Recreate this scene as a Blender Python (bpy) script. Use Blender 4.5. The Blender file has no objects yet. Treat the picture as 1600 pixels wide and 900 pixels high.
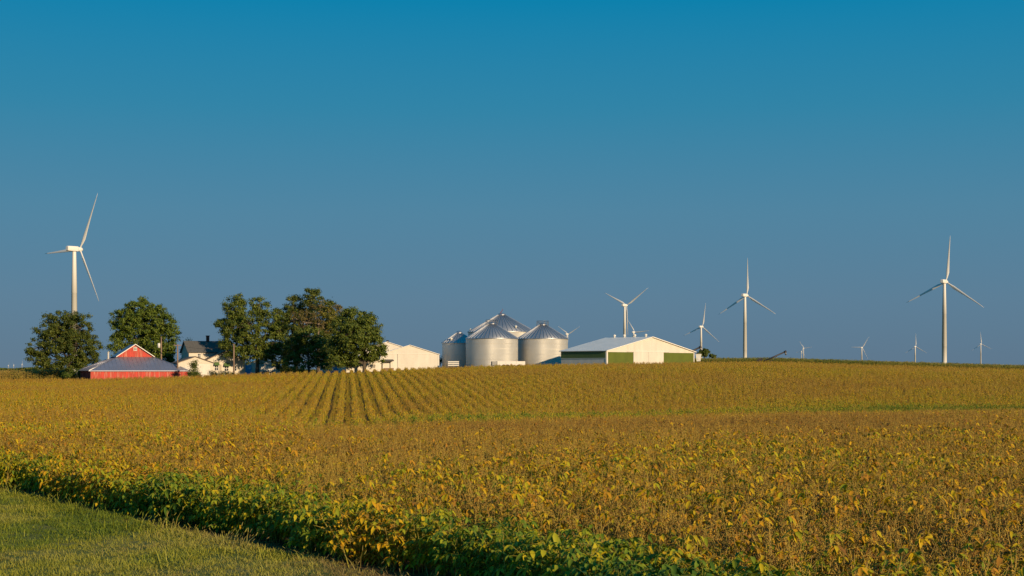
import bpy, math, random
import numpy as np
from mathutils import Vector, Matrix

R = math.radians
sc = bpy.context.scene
COL = sc.collection

# ------------------------------------------------------------------ camera
EYE = 2.5                 # camera height (m) above the verge
FPX = 2222.2              # focal length in photo pixels (50 mm on 36 mm, 1600 px)
HOR = 578.0               # photo row of the horizon
cam_d = bpy.data.cameras.new('camera')
cam = bpy.data.objects.new('camera', cam_d)
COL.objects.link(cam)
cam.location = (0, 0, EYE)
cam.rotation_euler = (R(90), 0, 0)
cam_d.lens = 50
cam_d.sensor_width = 36
cam_d.shift_y = (HOR - 450) / 1600
cam_d.clip_end = 60000
sc.camera = cam

# ------------------------------------------------------------------ sky and sun
SUN_AZ = 38               # degrees to the right of straight behind the camera
SUN_EL = 14
world = bpy.data.worlds.new('World')
sc.world = world
world.use_nodes = True
wn = world.node_tree.nodes
wl = world.node_tree.links
for n in list(wn):
    wn.remove(n)
sky = wn.new('ShaderNodeTexSky')
sky.sky_type = 'NISHITA'
sky.sun_disc = False
sky.sun_elevation = R(SUN_EL)
# direction to the sun in the world: (sin az, -cos az)
sky.sun_rotation = R(180 - SUN_AZ)
sky.altitude = 200
sky.air_density = 1.0
sky.dust_density = 0.0
sky.ozone_density = 6.0
# evening colouring of the sky by height above the horizon, laid over the physical sky
SKY_TINT = 0.96
tco = wn.new('ShaderNodeTexCoord')
sepw = wn.new('ShaderNodeSeparateXYZ')
elev = wn.new('ShaderNodeMath'); elev.operation = 'ARCSINE'
norm = wn.new('ShaderNodeMath'); norm.operation = 'DIVIDE'; norm.inputs[1].default_value = math.pi / 2; norm.use_clamp = True
skr = wn.new('ShaderNodeValToRGB')
SKY_STOPS = [(0.0, (0.95, 1.62, 2.42)), (0.03, (0.96, 1.88, 2.80)), (0.07, (0.72, 2.10, 3.20)), (0.115, (0.26, 2.12, 3.52)), (0.162, (0.0, 2.02, 3.82)), (0.30, (0.0, 1.6, 3.4)), (1.0, (0.03, 1.2, 2.7))]
while len(skr.color_ramp.elements) < len(SKY_STOPS): skr.color_ramp.elements.new(0.5)
for e, (p, c) in zip(skr.color_ramp.elements, SKY_STOPS):
    e.position = p; e.color = (c[0], c[1], c[2], 1)
mulc = wn.new('ShaderNodeMix')
mulc.data_type = 'RGBA'
mulc.inputs[0].default_value = SKY_TINT
bg = wn.new('ShaderNodeBackground')
bg.inputs['Strength'].default_value = 0.1
wo = wn.new('ShaderNodeOutputWorld')
wl.new(tco.outputs['Generated'], sepw.inputs[0])
wl.new(sepw.outputs['Z'], elev.inputs[0])
wl.new(elev.outputs[0], norm.inputs[0])
wl.new(norm.outputs[0], skr.inputs[0])
wl.new(sky.outputs[0], mulc.inputs[6])
wl.new(skr.outputs[0], mulc.inputs[7])
wl.new(mulc.outputs[2], bg.inputs['Color'])
wl.new(bg.outputs[0], wo.inputs['Surface'])

sun_d = bpy.data.lights.new('sun', 'SUN')
sun_d.energy = 5.0
sun_d.angle = R(0.6)
sun_d.color = (1.0, 0.75, 0.46)
sun = bpy.data.objects.new('sun', sun_d)
COL.objects.link(sun)
sdir = Vector((math.sin(R(SUN_AZ)) * math.cos(R(SUN_EL)), -math.cos(R(SUN_AZ)) * math.cos(R(SUN_EL)), math.sin(R(SUN_EL))))
sun.rotation_euler = sdir.to_track_quat('Z', 'Y').to_euler()
sun.location = (60, -60, 40)

sc.view_settings.view_transform = 'Standard'
sc.view_settings.look = 'None'
sc.view_settings.exposure = 0.1
sc.view_settings.gamma = 1.0
sc.view_settings.use_curve_mapping = False
sc.render.engine = 'CYCLES'
sc.cycles.max_bounces = 6
sc.cycles.diffuse_bounces = 3
sc.cycles.transmission_bounces = 4
sc.cycles.caustics_reflective = False
sc.cycles.caustics_refractive = False

# ------------------------------------------------------------------ helpers
def lattice_noise(x, y, seed=0):
    x = np.asarray(x, float); y = np.asarray(y, float)
    xi = np.floor(x).astype(np.int64); yi = np.floor(y).astype(np.int64)
    fx = x - xi; fy = y - yi
    fx = fx * fx * (3 - 2 * fx); fy = fy * fy * (3 - 2 * fy)
    def h(a, b):
        n = (a * 374761393 + b * 668265263 + seed * 1442695041) & 0x7fffffff
        n = ((n ^ (n >> 13)) * 1274126177) & 0x7fffffff
        return ((n ^ (n >> 16)) & 0xffff) / 65535.0
    return (h(xi, yi) * (1 - fx) + h(xi + 1, yi) * fx) * (1 - fy) + (h(xi, yi + 1) * (1 - fx) + h(xi + 1, yi + 1) * fx) * fy

def fbm(x, y, seed=0):
    return 0.55 * lattice_noise(x, y, seed) + 0.3 * lattice_noise(x * 2.1 + 7, y * 2.1, seed + 1) + 0.15 * lattice_noise(x * 4.3, y * 4.3 + 3, seed + 2)

def tag(o, label=None, cat=None, group=None, kind=None):
    if label: o['label'] = label
    if cat: o['category'] = cat
    if group: o['group'] = group
    if kind: o['kind'] = kind
    return o

def empty(name, loc, rz=0.0):
    o = bpy.data.objects.new(name, None)
    o.empty_display_size = 0.3
    COL.objects.link(o)
    o.location = loc
    o.rotation_euler = (0, 0, rz)
    return o

class MB:
    """collects faces with a material index and links them as one mesh object"""
    def __init__(self):
        self.v = []; self.f = []; self.m = []; self.smooth = []
    def add(self, vs, fs, mi=0, smooth=False):
        o = len(self.v)
        self.v.extend([tuple(p) for p in vs])
        for f in fs:
            self.f.append(tuple(i + o for i in f)); self.m.append(mi); self.smooth.append(smooth)
        return self
    def box(self, x0, x1, y0, y1, z0, z1, mi=0):
        vs = [(x0, y0, z0), (x1, y0, z0), (x1, y1, z0), (x0, y1, z0), (x0, y0, z1), (x1, y0, z1), (x1, y1, z1), (x0, y1, z1)]
        return self.add(vs, [(0, 3, 2, 1), (4, 5, 6, 7), (0, 1, 5, 4), (1, 2, 6, 5), (2, 3, 7, 6), (3, 0, 4, 7)], mi)
    def prism(self, prof, y0, y1, mi=0):
        """polygon of (x, z), counter-clockwise seen from -y, extruded from y0 to y1"""
        n = len(prof)
        vs = [(x, y0, z) for x, z in prof] + [(x, y1, z) for x, z in prof]
        fs = [tuple(range(n)), tuple(range(2 * n - 1, n - 1, -1))]
        for i in range(n):
            j = (i + 1) % n
            fs.append((i, i + n, j + n, j))
        return self.add(vs, fs, mi)
    def slab(self, quad, t, mi=0):
        """a quad thickened downward along its normal by t"""
        q = [Vector(p) for p in quad]
        nrm = (q[1] - q[0]).cross(q[2] - q[0]).normalized()
        lo = [p - nrm * t for p in q]
        n = len(q)
        fs = [tuple(range(n)), tuple(range(2 * n - 1, n - 1, -1))]
        for i in range(n):
            j = (i + 1) % n
            fs.append((i, i + n, j + n, j))
        return self.add(q + lo, fs, mi)
    def tube(self, pts, radii, n=8, mi=0, caps=True, smooth=True):
        pts = [Vector(p) for p in pts]
        if not hasattr(radii, '__len__'):
            radii = [radii] * len(pts)
        vs = []; fs = []
        ref = None
        for i, p in enumerate(pts):
            d = (pts[min(i + 1, len(pts) - 1)] - pts[max(i - 1, 0)])
            if d.length < 1e-9: d = Vector((0, 0, 1))
            d.normalize()
            if ref is None:
                ref = Vector((1, 0, 0)) if abs(d.x) < 0.8 else Vector((0, 1, 0))
            a = (ref - d * ref.dot(d)).normalized()
            b = d.cross(a)
            ref = a
            for k in range(n):
                t = 2 * math.pi * k / n
                vs.append(p + (a * math.cos(t) + b * math.sin(t)) * radii[i])
        for i in range(len(pts) - 1):
            for k in range(n):
                k2 = (k + 1) % n
                fs.append((i * n + k, i * n + k2, (i + 1) * n + k2, (i + 1) * n + k))
        self.add(vs, fs, mi, smooth)
        if caps:
            o = len(self.v) - len(vs)
            self.f.append(tuple(o + k for k in range(n - 1, -1, -1))); self.m.append(mi); self.smooth.append(False)
            o2 = o + (len(pts) - 1) * n
            self.f.append(tuple(o2 + k for k in range(n))); self.m.append(mi); self.smooth.append(False)
        return self
    def lathe(self, prof, n=32, cx=0, cy=0, mi=0, smooth=True):
        """profile of (r, z) from bottom to top about a vertical axis"""
        vs = []; fs = []
        for r, z in prof:
            for k in range(n):
                t = 2 * math.pi * k / n
                vs.append((cx + r * math.cos(t), cy + r * math.sin(t), z))
        for i in range(len(prof) - 1):
            for k in range(n):
                k2 = (k + 1) % n
                fs.append((i * n + k, i * n + k2, (i + 1) * n + k2, (i + 1) * n + k))
        return self.add(vs, fs, mi, smooth)
    def mesh(self, name, mats):
        me = bpy.data.meshes.new(name)
        me.from_pydata([tuple(p) for p in self.v], [], self.f)
        if not isinstance(mats, (list, tuple)): mats = [mats]
        for m in mats: me.materials.append(m)
        me.polygons.foreach_set('material_index', self.m)
        me.polygons.foreach_set('use_smooth', self.smooth)
        me.update()
        return me
    def build(self, name, mats, parent=None, loc=None):
        o = bpy.data.objects.new(name, self.mesh(name, mats))
        COL.objects.link(o)
        if parent is not None: o.parent = parent
        if loc is not None: o.location = loc
        return o

# ------------------------------------------------------------------ materials
def new_mat(name):
    m = bpy.data.materials.new(name)
    m.use_nodes = True
    nt = m.node_tree
    for n in list(nt.nodes): nt.nodes.remove(n)
    out = nt.nodes.new('ShaderNodeOutputMaterial')
    return m, nt, out

def N(nt, typ, **kw):
    n = nt.nodes.new(typ)
    for k, v in kw.items(): setattr(n, k, v)
    return n

def ramp(nt, stops, interp='LINEAR'):
    r = N(nt, 'ShaderNodeValToRGB')
    cr = r.color_ramp
    cr.interpolation = interp
    while len(cr.elements) < len(stops): cr.elements.new(0.5)
    for e, (p, c) in zip(cr.elements, stops):
        e.position = p; e.color = (c[0], c[1], c[2], 1)
    return r

def paint(name, col, rough=0.6, metal=0.0, var=0.12, scale=1.5, bump=0.0, stretch=(1, 1, 1), dirt=None, wave=None):
    """painted or metal surface with uneven colour; wave=(axis, scale, depth) for corrugated sheet"""
    m, nt, out = new_mat(name)
    L = nt.links
    p = N(nt, 'ShaderNodeBsdfPrincipled')
    tc = N(nt, 'ShaderNodeTexCoord')
    mp = N(nt, 'ShaderNodeMapping'); mp.inputs['Scale'].default_value = stretch
    L.new(tc.outputs['Object'], mp.inputs['Vector'])
    nz = N(nt, 'ShaderNodeTexNoise'); nz.inputs['Scale'].default_value = scale; nz.inputs['Detail'].default_value = 5
    L.new(mp.outputs[0], nz.inputs['Vector'])
    lo = tuple(c * (1 - var) for c in col)
    hi = tuple(min(1, c * (1 + var)) for c in col)
    if dirt: stops = [(0.3, dirt), (0.47, lo), (0.7, hi)]
    else: stops = [(0.3, lo), (0.7, hi)]
    cr = ramp(nt, stops)
    L.new(nz.outputs['Fac'], cr.inputs[0])
    L.new(cr.outputs[0], p.inputs['Base Color'])
    p.inputs['Roughness'].default_value = rough
    p.inputs['Metallic'].default_value = metal
    if wave:
        w = N(nt, 'ShaderNodeTexWave'); w.bands_direction = wave[0]
        w.inputs['Scale'].default_value = wave[1]
        L.new(tc.outputs['Object'], w.inputs['Vector'])
        b = N(nt, 'ShaderNodeBump'); b.inputs['Distance'].default_value = wave[2]; b.inputs['Strength'].default_value = 0.6
        L.new(w.outputs['Fac'], b.inputs['Height'])
        L.new(b.outputs[0], p.inputs['Normal'])
    elif bump:
        b = N(nt, 'ShaderNodeBump'); b.inputs['Distance'].default_value = bump; b.inputs['Strength'].default_value = 0.5
        L.new(nz.outputs['Fac'], b.inputs['Height'])
        L.new(b.outputs[0], p.inputs['Normal'])
    L.new(p.outputs[0], out.inputs['Surface'])
    return m

def leaf_mat(name, stops, spread=0.5, attr='green', translucent=0.3, rough=0.55, base=None):
    m, nt, out = new_mat(name)
    L = nt.links
    g = N(nt, 'ShaderNodeNewGeometry')
    isl = N(nt, 'ShaderNodeMath', operation='MULTIPLY_ADD')
    isl.inputs[1].default_value = spread; isl.inputs[2].default_value = -spread / 2
    L.new(g.outputs['Random Per Island'], isl.inputs[0])
    add = N(nt, 'ShaderNodeMath', operation='ADD'); add.use_clamp = True
    L.new(isl.outputs[0], add.inputs[0])
    if base is None:
        a = N(nt, 'ShaderNodeAttribute', attribute_type='INSTANCER', attribute_name=attr)
        L.new(a.outputs['Fac'], add.inputs[1])
    else:
        add.inputs[1].default_value = base
    cr = ramp(nt, stops)
    L.new(add.outputs[0], cr.inputs[0])
    p = N(nt, 'ShaderNodeBsdfPrincipled')
    p.inputs['Roughness'].default_value = rough
    p.inputs['Specular IOR Level'].default_value = 0.25
    L.new(cr.outputs[0], p.inputs['Base Color'])
    t = N(nt, 'ShaderNodeBsdfTranslucent')
    L.new(cr.outputs[0], t.inputs['Color'])
    mx = N(nt, 'ShaderNodeMixShader'); mx.inputs[0].default_value = translucent
    L.new(p.outputs[0], mx.inputs[1]); L.new(t.outputs[0], mx.inputs[2])
    L.new(mx.outputs[0], out.inputs['Surface'])
    return m

M = {}
M['bean_leaf'] = leaf_mat('bean_leaf', [(0.0, (0.20, 0.10, 0.03)), (0.16, (0.48, 0.22, 0.025)), (0.30, (0.65, 0.35, 0.012)), (0.46, (0.62, 0.44, 0.012)),
                                        (0.60, (0.38, 0.38, 0.016)), (0.78, (0.18, 0.26, 0.02)), (1.0, (0.075, 0.15, 0.016))], 0.50, translucent=0.3)
M['pod'] = leaf_mat('pod', [(0.0, (0.16, 0.08, 0.016)), (0.3, (0.38, 0.205, 0.03)), (0.6, (0.52, 0.325, 0.04)), (1.0, (0.30, 0.28, 0.025))], 0.9, translucent=0.0, rough=0.7)
M['stem'] = leaf_mat('stem', [(0.0, (0.30, 0.19, 0.05)), (0.5, (0.44, 0.32, 0.06)), (1.0, (0.20, 0.22, 0.03))], 0.3, translucent=0.0, rough=0.7)
M['grass_blade'] = leaf_mat('grass_blade', [(0.0, (0.30, 0.22, 0.08)), (0.35, (0.42, 0.38, 0.07)), (0.65, (0.35, 0.34, 0.035)), (1.0, (0.18, 0.23, 0.02))], 0.35, translucent=0.25)
M['corn_leaf'] = leaf_mat('corn_leaf', [(0.0, (0.48, 0.32, 0.08)), (0.5, (0.33, 0.29, 0.05)), (1.0, (0.13, 0.17, 0.025))], 0.5, translucent=0.2)
def tree_leaf(name, dark, mid, light, spread=0.9):
    return leaf_mat(name, [(0.0, dark), (0.55, mid), (1.0, light)], spread, base=0.5, translucent=0.25)
M['leaf_dark'] = tree_leaf('leaf_dark', (0.036, 0.058, 0.010), (0.080, 0.112, 0.016), (0.17, 0.175, 0.026))
M['leaf_fresh'] = tree_leaf('leaf_fresh', (0.050, 0.085, 0.012), (0.105, 0.155, 0.018), (0.20, 0.235, 0.03))
M['leaf_mid'] = tree_leaf('leaf_mid', (0.046, 0.075, 0.012), (0.10, 0.14, 0.018), (0.20, 0.215, 0.03))
M['leaf_yellow'] = tree_leaf('leaf_yellow', (0.075, 0.085, 0.010), (0.15, 0.15, 0.018), (0.24, 0.20, 0.02))
M['leaf_rust'] = tree_leaf('leaf_rust', (0.07, 0.065, 0.02), (0.135, 0.11, 0.03), (0.22, 0.16, 0.04))
M['needle'] = tree_leaf('needle', (0.012, 0.03, 0.010), (0.025, 0.05, 0.014), (0.05, 0.075, 0.018))
M['bark'] = paint('bark', (0.085, 0.065, 0.045), 0.9, 0, 0.35, 4, 0.03, (1, 1, 0.3))
M['bark_grey'] = paint('bark_grey', (0.22, 0.17, 0.125), 0.9, 0, 0.3, 4, 0.03, (1, 1, 0.3))
M['white_steel'] = paint('white_steel', (0.70, 0.68, 0.62), 0.45, 0, 0.03, 0.1)
M['turbine_white'] = paint('turbine_white', (0.76, 0.74, 0.70), 0.4, 0, 0.02, 0.05)
M['white_siding'] = paint('white_siding', (0.66, 0.61, 0.53), 0.55, 0, 0.08, 0.9, stretch=(1, 1, 0.25), wave=('X', 2.2, 0.02))
M['cream_siding'] = paint('cream_siding', (0.64, 0.57, 0.46), 0.6, 0, 0.05, 0.7, wave=('Z', 3.0, 0.02))
M['white_trim'] = paint('white_trim', (0.70, 0.66, 0.60), 0.5, 0, 0.04, 2)
M['white_roof'] = paint('white_roof', (0.86, 0.82, 0.75), 0.5, 0.0, 0.05, 0.5, wave=('Y', 1.2, 0.02))
M['green_siding'] = paint('green_siding', (0.095, 0.12, 0.011), 0.85, 0, 0.10, 0.6, wave=('X', 2.2, 0.02))
M['dark_green_siding'] = paint('dark_green_siding', (0.075, 0.12, 0.03), 0.5, 0, 0.10, 0.6, wave=('Y', 2.2, 0.02))  # same green siding, with the side wall's shade put into its colour
M['red_siding'] = paint('red_siding', (0.52, 0.055, 0.035), 0.75, 0, 0.22, 2.2, 0.0, (1.6, 1.6, 0.12), dirt=(0.62, 0.27, 0.18))
M['barn_roof'] = paint('barn_roof', (0.30, 0.30, 0.36), 0.42, 0.55, 0.08, 0.35)
M['galv'] = paint('galv', (0.62, 0.60, 0.55), 0.45, 0.45, 0.07, 0.35, wave=('Z', 4.0, 0.03))
M['galv_roof'] = paint('galv_roof', (0.46, 0.46, 0.47), 0.42, 0.9, 0.06, 0.4)
M['galv_dark'] = paint('galv_dark', (0.22, 0.22, 0.22), 0.5, 0.7, 0.1, 2)
M['shingle'] = paint('shingle', (0.10, 0.095, 0.085), 0.85, 0, 0.3, 5, 0.02)
M['shingle_brown'] = paint('shingle_brown', (0.17, 0.125, 0.09), 0.85, 0, 0.25, 5, 0.02)
M['glass'] = paint('glass', (0.03, 0.035, 0.04), 0.12, 0, 0.2, 2)
M['brick_red'] = paint('brick_red', (0.13, 0.05, 0.04), 0.85, 0, 0.3, 6, 0.01)
M['pole_wood'] = paint('pole_wood', (0.24, 0.16, 0.11), 0.85, 0, 0.25, 3, 0.01, (1, 1, 0.15))
M['dark_steel'] = paint('dark_steel', (0.045, 0.04, 0.04), 0.55, 0.3, 0.3, 2)
M['red_steel'] = paint('red_steel', (0.17, 0.03, 0.025), 0.55, 0, 0.25, 2)
M['rubber'] = paint('rubber', (0.02, 0.02, 0.02), 0.85, 0, 0.2, 4)
M['blue_door'] = paint('blue_door', (0.05, 0.32, 0.60), 0.5, 0, 0.06, 1)
M['green_awning'] = paint('green_awning', (0.10, 0.17, 0.05), 0.7, 0, 0.2, 3)
M['hopper_white'] = paint('hopper_white', (0.7, 0.7, 0.66), 0.5, 0, 0.05, 2)

# ------------------------------------------------------------------ lie of the land
UK = np.array([-900, 0, 145, 292, 330, 440, 565, 686, 768, 878, 1050, 1200, 1350, 1475, 1600, 2500], float)
CK = np.array([594, 592, 592, 588, 586, 582, 579, 573.5, 571, 568.5, 566, 564.5, 569, 573, 576.5, 582], float)   # where the crest of the crop shows
CROP = 0.80
YC = 150.0
def y_bound(u):   # distance at which the near field tips over into the swale
    yb = np.interp(u, [-900, 300, 500, 600, 850, 1200, 1600, 2500], [678, 674, 668, 662, 650, 641, 635, 630])
    return (EYE - CROP) * FPX / (yb - HOR)
def swale(u):
    return np.interp(u, [-900, 150, 500, 1000, 2500], [0.0, 0.0, 0.45, 0.90, 0.90])
U_T = np.linspace(-900, 2500, 171)
Y_T = np.arange(0, 1001, 1.0)
def _table():
    T = np.zeros((len(U_T), len(Y_T)))
    ker = np.exp(-0.5 * (np.arange(-24, 25) / 7.0) ** 2); ker /= ker.sum()
    for i, u in enumerate(U_T):
        c = np.interp(u, UK, CK)
        los = lambda y, dp: EYE + (HOR - c - dp) / FPX * y
        yb = y_bound(u); s = swale(u)
        zc = los(YC, 0) - CROP
        drop = np.interp(u, [-900, 200, 900, 2500], [2.5, 2.5, 6.5, 6.5])
        ys = [0, yb - 4, yb + 4, yb + 26, yb + 34, YC - 10, YC + 4, YC + 40, 330, 430, 700, 1000]
        zs = [0, 0, -0.05 - 0.15 * s, -s + (0.12 if s == 0 else 0), -s + (0.2 if s == 0 else 0.02), zc - 0.25, zc, los(YC + 40, 2.5), los(330, 2.5), los(430, drop), 0.5, 0]
        z = np.interp(Y_T, ys, zs)
        zp = np.pad(z, 24, mode='edge')
        T[i] = np.convolve(zp, ker, 'valid')
    return T
TAB = _table()
def ground(X, Y):
    X = np.asarray(X, float); Y = np.asarray(Y, float)
    u = np.clip(800 + FPX * X / np.maximum(Y, 20.0), U_T[0], U_T[-1] - 1e-6)
    fu = (u - U_T[0]) / (U_T[1] - U_T[0]); iu = np.clip(np.floor(fu).astype(int), 0, len(U_T) - 2); fu = fu - iu
    yy = np.clip(Y, 0, 999.999); iy = np.floor(yy).astype(int); fy = yy - iy
    z = (TAB[iu, iy] * (1 - fy) + TAB[iu, iy + 1] * fy) * (1 - fu) + (TAB[iu + 1, iy] * (1 - fy) + TAB[iu + 1, iy + 1] * fy) * fu
    return np.where(Y < 0, 0.0, z)
def gz(x, y): return float(ground(x, y))

def at(px, D):           # a spot on the ground in photo column px at distance D
    x = (px - 800) / FPX * D
    return x, D, gz(x, D)
def zat(py, D): return EYE + (HOR - py) / FPX * D

# the field's edge along the mown verge
E0 = np.array([-9.25, 28.3]); ED = np.array([0.60, -0.80]); EN = np.array([0.80, 0.60])
def edge_bend(Y): return 0.05 * np.maximum(0.0, 17.5 - Y) ** 2
def edge_s(X, Y): return (X + edge_bend(Y) - E0[0]) * EN[0] + (Y - E0[1]) * EN[1]

# ------------------------------------------------------------------ ground
def build_ground():
    ang = np.concatenate([np.arange(-180, -60, 6.0), np.arange(-60, 60, 0.5), np.arange(60, 180, 6.0)])
    rad = np.concatenate([np.arange(1.0, 60, 1.0), np.arange(60, 200, 2.0), np.arange(200, 460, 6.0), np.geomspace(460, 45000, 44)])
    A, Rr = np.meshgrid(np.radians(ang), rad)
    X = Rr * np.sin(A); Y = Rr * np.cos(A)
    Z = ground(X, Y)
    near = np.clip(1 - Rr / 120, 0, 1)
    Z = Z + (fbm(X * 0.9, Y * 0.9, 5) - 0.5) * 0.11 * near
    na = len(ang); nr = len(rad)
    vs = np.stack([X, Y, Z], -1).reshape(-1, 3)
    vs = np.vstack([vs, [[0, 0, 0]]])
    fs = []
    for i in range(nr - 1):
        for k in range(na):
            k2 = (k + 1) % na
            fs.append((i * na + k, (i + 1) * na + k, (i + 1) * na + k2, i * na + k2))
    c = len(vs) - 1
    for k in range(na):
        fs.append((c, k, (k + 1) % na))
    me = bpy.data.meshes.new('ground')
    me.from_pydata(vs.tolist(), [], fs)
    me.polygons.foreach_set('use_smooth', [True] * len(fs))
    m, nt, out = new_mat('ground')
    L = nt.links
    g = N(nt, 'ShaderNodeNewGeometry')
    sep = N(nt, 'ShaderNodeSeparateXYZ'); L.new(g.outputs['Position'], sep.inputs[0])
    dt = N(nt, 'ShaderNodeVectorMath', operation='DOT_PRODUCT'); dt.inputs[1].default_value = (EN[0], EN[1], 0)
    L.new(g.outputs['Position'], dt.inputs[0])
    nz = N(nt, 'ShaderNodeTexNoise'); nz.inputs['Scale'].default_value = 1.3; nz.inputs['Detail'].default_value = 4
    L.new(g.outputs['Position'], nz.inputs['Vector'])
    sm = N(nt, 'ShaderNodeMath', operation='MULTIPLY_ADD'); sm.inputs[1].default_value = 0.9
    L.new(nz.outputs['Fac'], sm.inputs[0]); L.new(dt.outputs['Value'], sm.inputs[2])
    off = float(np.dot(E0, EN))
    st = N(nt, 'ShaderNodeMapRange'); st.inputs[1].default_value = off - 0.35; st.inputs[2].default_value = off + 0.05
    L.new(sm.outputs[0], st.inputs[0])
    # soil
    n2 = N(nt, 'ShaderNodeTexNoise'); n2.inputs['Scale'].default_value = 9; n2.inputs['Detail'].default_value = 6
    L.new(g.outputs['Position'], n2.inputs['Vector'])
    soil = ramp(nt, [(0.3, (0.040, 0.026, 0.015)), (0.52, (0.11, 0.072, 0.032)), (0.7, (0.26, 0.16, 0.05))])
    L.new(n2.outputs['Fac'], soil.inputs[0])
    # turf: thatch and short green
    n3 = N(nt, 'ShaderNodeTexNoise'); n3.inputs['Scale'].default_value = 0.55; n3.inputs['Detail'].default_value = 7; n3.inputs['Roughness'].default_value = 0.65
    L.new(g.outputs['Position'], n3.inputs['Vector'])
    turf = ramp(nt, [(0.35, (0.09, 0.12, 0.02)), (0.5, (0.15, 0.16, 0.035)), (0.65, (0.24, 0.20, 0.06))])
    L.new(n3.outputs['Fac'], turf.inputs[0])
    mx = N(nt, 'ShaderNodeMix', data_type='RGBA')
    L.new(st.outputs[0], mx.inputs[0]); L.new(turf.outputs[0], mx.inputs[6]); L.new(soil.outputs[0], mx.inputs[7])
    # farmyard grass and far farmland beyond the crop
    n4 = N(nt, 'ShaderNodeTexNoise'); n4.inputs['Scale'].default_value = 0.012; n4.inputs['Detail'].default_value = 5
    L.new(g.outputs['Position'], n4.inputs['Vector'])
    farm = ramp(nt, [(0.35, (0.07, 0.085, 0.02)), (0.5, (0.17, 0.13, 0.04)), (0.65, (0.13, 0.12, 0.03))])
    L.new(n4.outputs['Fac'], farm.inputs[0])
    fm = N(nt, 'ShaderNodeMapRange'); fm.inputs[1].default_value = 160; fm.inputs[2].default_value = 166
    L.new(sep.outputs['Y'], fm.inputs[0])
    mx2 = N(nt, 'ShaderNodeMix', data_type='RGBA')
    L.new(fm.outputs[0], mx2.inputs[0]); L.new(mx.outputs[2], mx2.inputs[6]); L.new(farm.outputs[0], mx2.inputs[7])
    p = N(nt, 'ShaderNodeBsdfPrincipled'); p.inputs['Roughness'].default_value = 0.95; p.inputs['Specular IOR Level'].default_value = 0.1
    L.new(mx2.outputs[2], p.inputs['Base Color'])
    b = N(nt, 'ShaderNodeBump'); b.inputs['Distance'].default_value = 0.05
    L.new(n2.outputs['Fac'], b.inputs['Height']); L.new(b.outputs[0], p.inputs['Normal'])
    L.new(p.outputs[0], out.inputs['Surface'])
    me.materials.append(m)
    o = bpy.data.objects.new('ground', me); COL.objects.link(o)
    tag(o, 'gently rolling farmland ground under the crop, verge and farmyard', None, None, 'structure')
build_ground()

# ------------------------------------------------------------------ plants
def frame(d):
    d = d.normalized()
    a = Vector((0, 0, 1)).cross(d)
    if a.length < 1e-3: a = Vector((1, 0, 0))
    a.normalize()
    return d, a, a.cross(d) * -1

def add_leaflet(mb, base, d, length, width, rng, mi=0, droop=0.35):
    """a folded, drooping oval leaflet of eight faces"""
    d, side, up = frame(d)
    tw = rng.uniform(-0.6, 0.6)
    side = (side * math.cos(tw) + up * math.sin(tw)).normalized()
    up = d.cross(side) * -1
    if up.z < 0: up = -up
    pts = []
    for t, w in ((0, 0.0), (0.28, 0.85), (0.62, 0.80), (1.0, 0.0)):
        c = base + d * (length * t) - Vector((0, 0, 1)) * (droop * length * t * t)
        pts.append((c, w))
    fold = 0.25 + rng.random() * 0.35
    vs = [pts[0][0]]
    for c, w in pts[1:3]:
        vs += [c + side * (w * width / 2) + up * (fold * w * width / 2), c, c - side * (w * width / 2) + up * (fold * w * width / 2)]
    vs.append(pts[3][0])
    fs = [(0, 1, 2), (0, 2, 3), (1, 4, 5, 2), (2, 5, 6, 3), (4, 7, 5), (5, 7, 6)]
    mb.add(vs, fs, mi, True)

def add_pod(mb, base, d, length, rad, rng, mi=0):
    d, a, b = frame(d)
    vs = [base]
    bend = Vector((rng.uniform(-1, 1), rng.uniform(-1, 1), -0.6)) * 0.12 * length
    for t, w in ((0.35, 1.0), (0.75, 0.85)):
        c = base + d * (length * t) + bend * math.sin(t * 3.14)
        for k in range(3):
            th = 2.094 * k
            vs.append(c + (a * math.cos(th) * 1.3 + b * math.sin(th) * 0.7) * rad * w)
    vs.append(base + d * length)
    fs = []
    for k in range(3):
        k2 = (k + 1) % 3
        fs += [(0, 1 + k, 1 + k2), (1 + k, 4 + k, 4 + k2, 1 + k2), (4 + k, 7, 4 + k2)]
    mb.add(vs, fs, mi, True)

def rdir(rng, zlo, zhi):
    t = rng.uniform(0, 2 * math.pi); z = rng.uniform(zlo, zhi)
    r = math.sqrt(max(0, 1 - z * z))
    return Vector((r * math.cos(t), r * math.sin(t), z))

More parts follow.
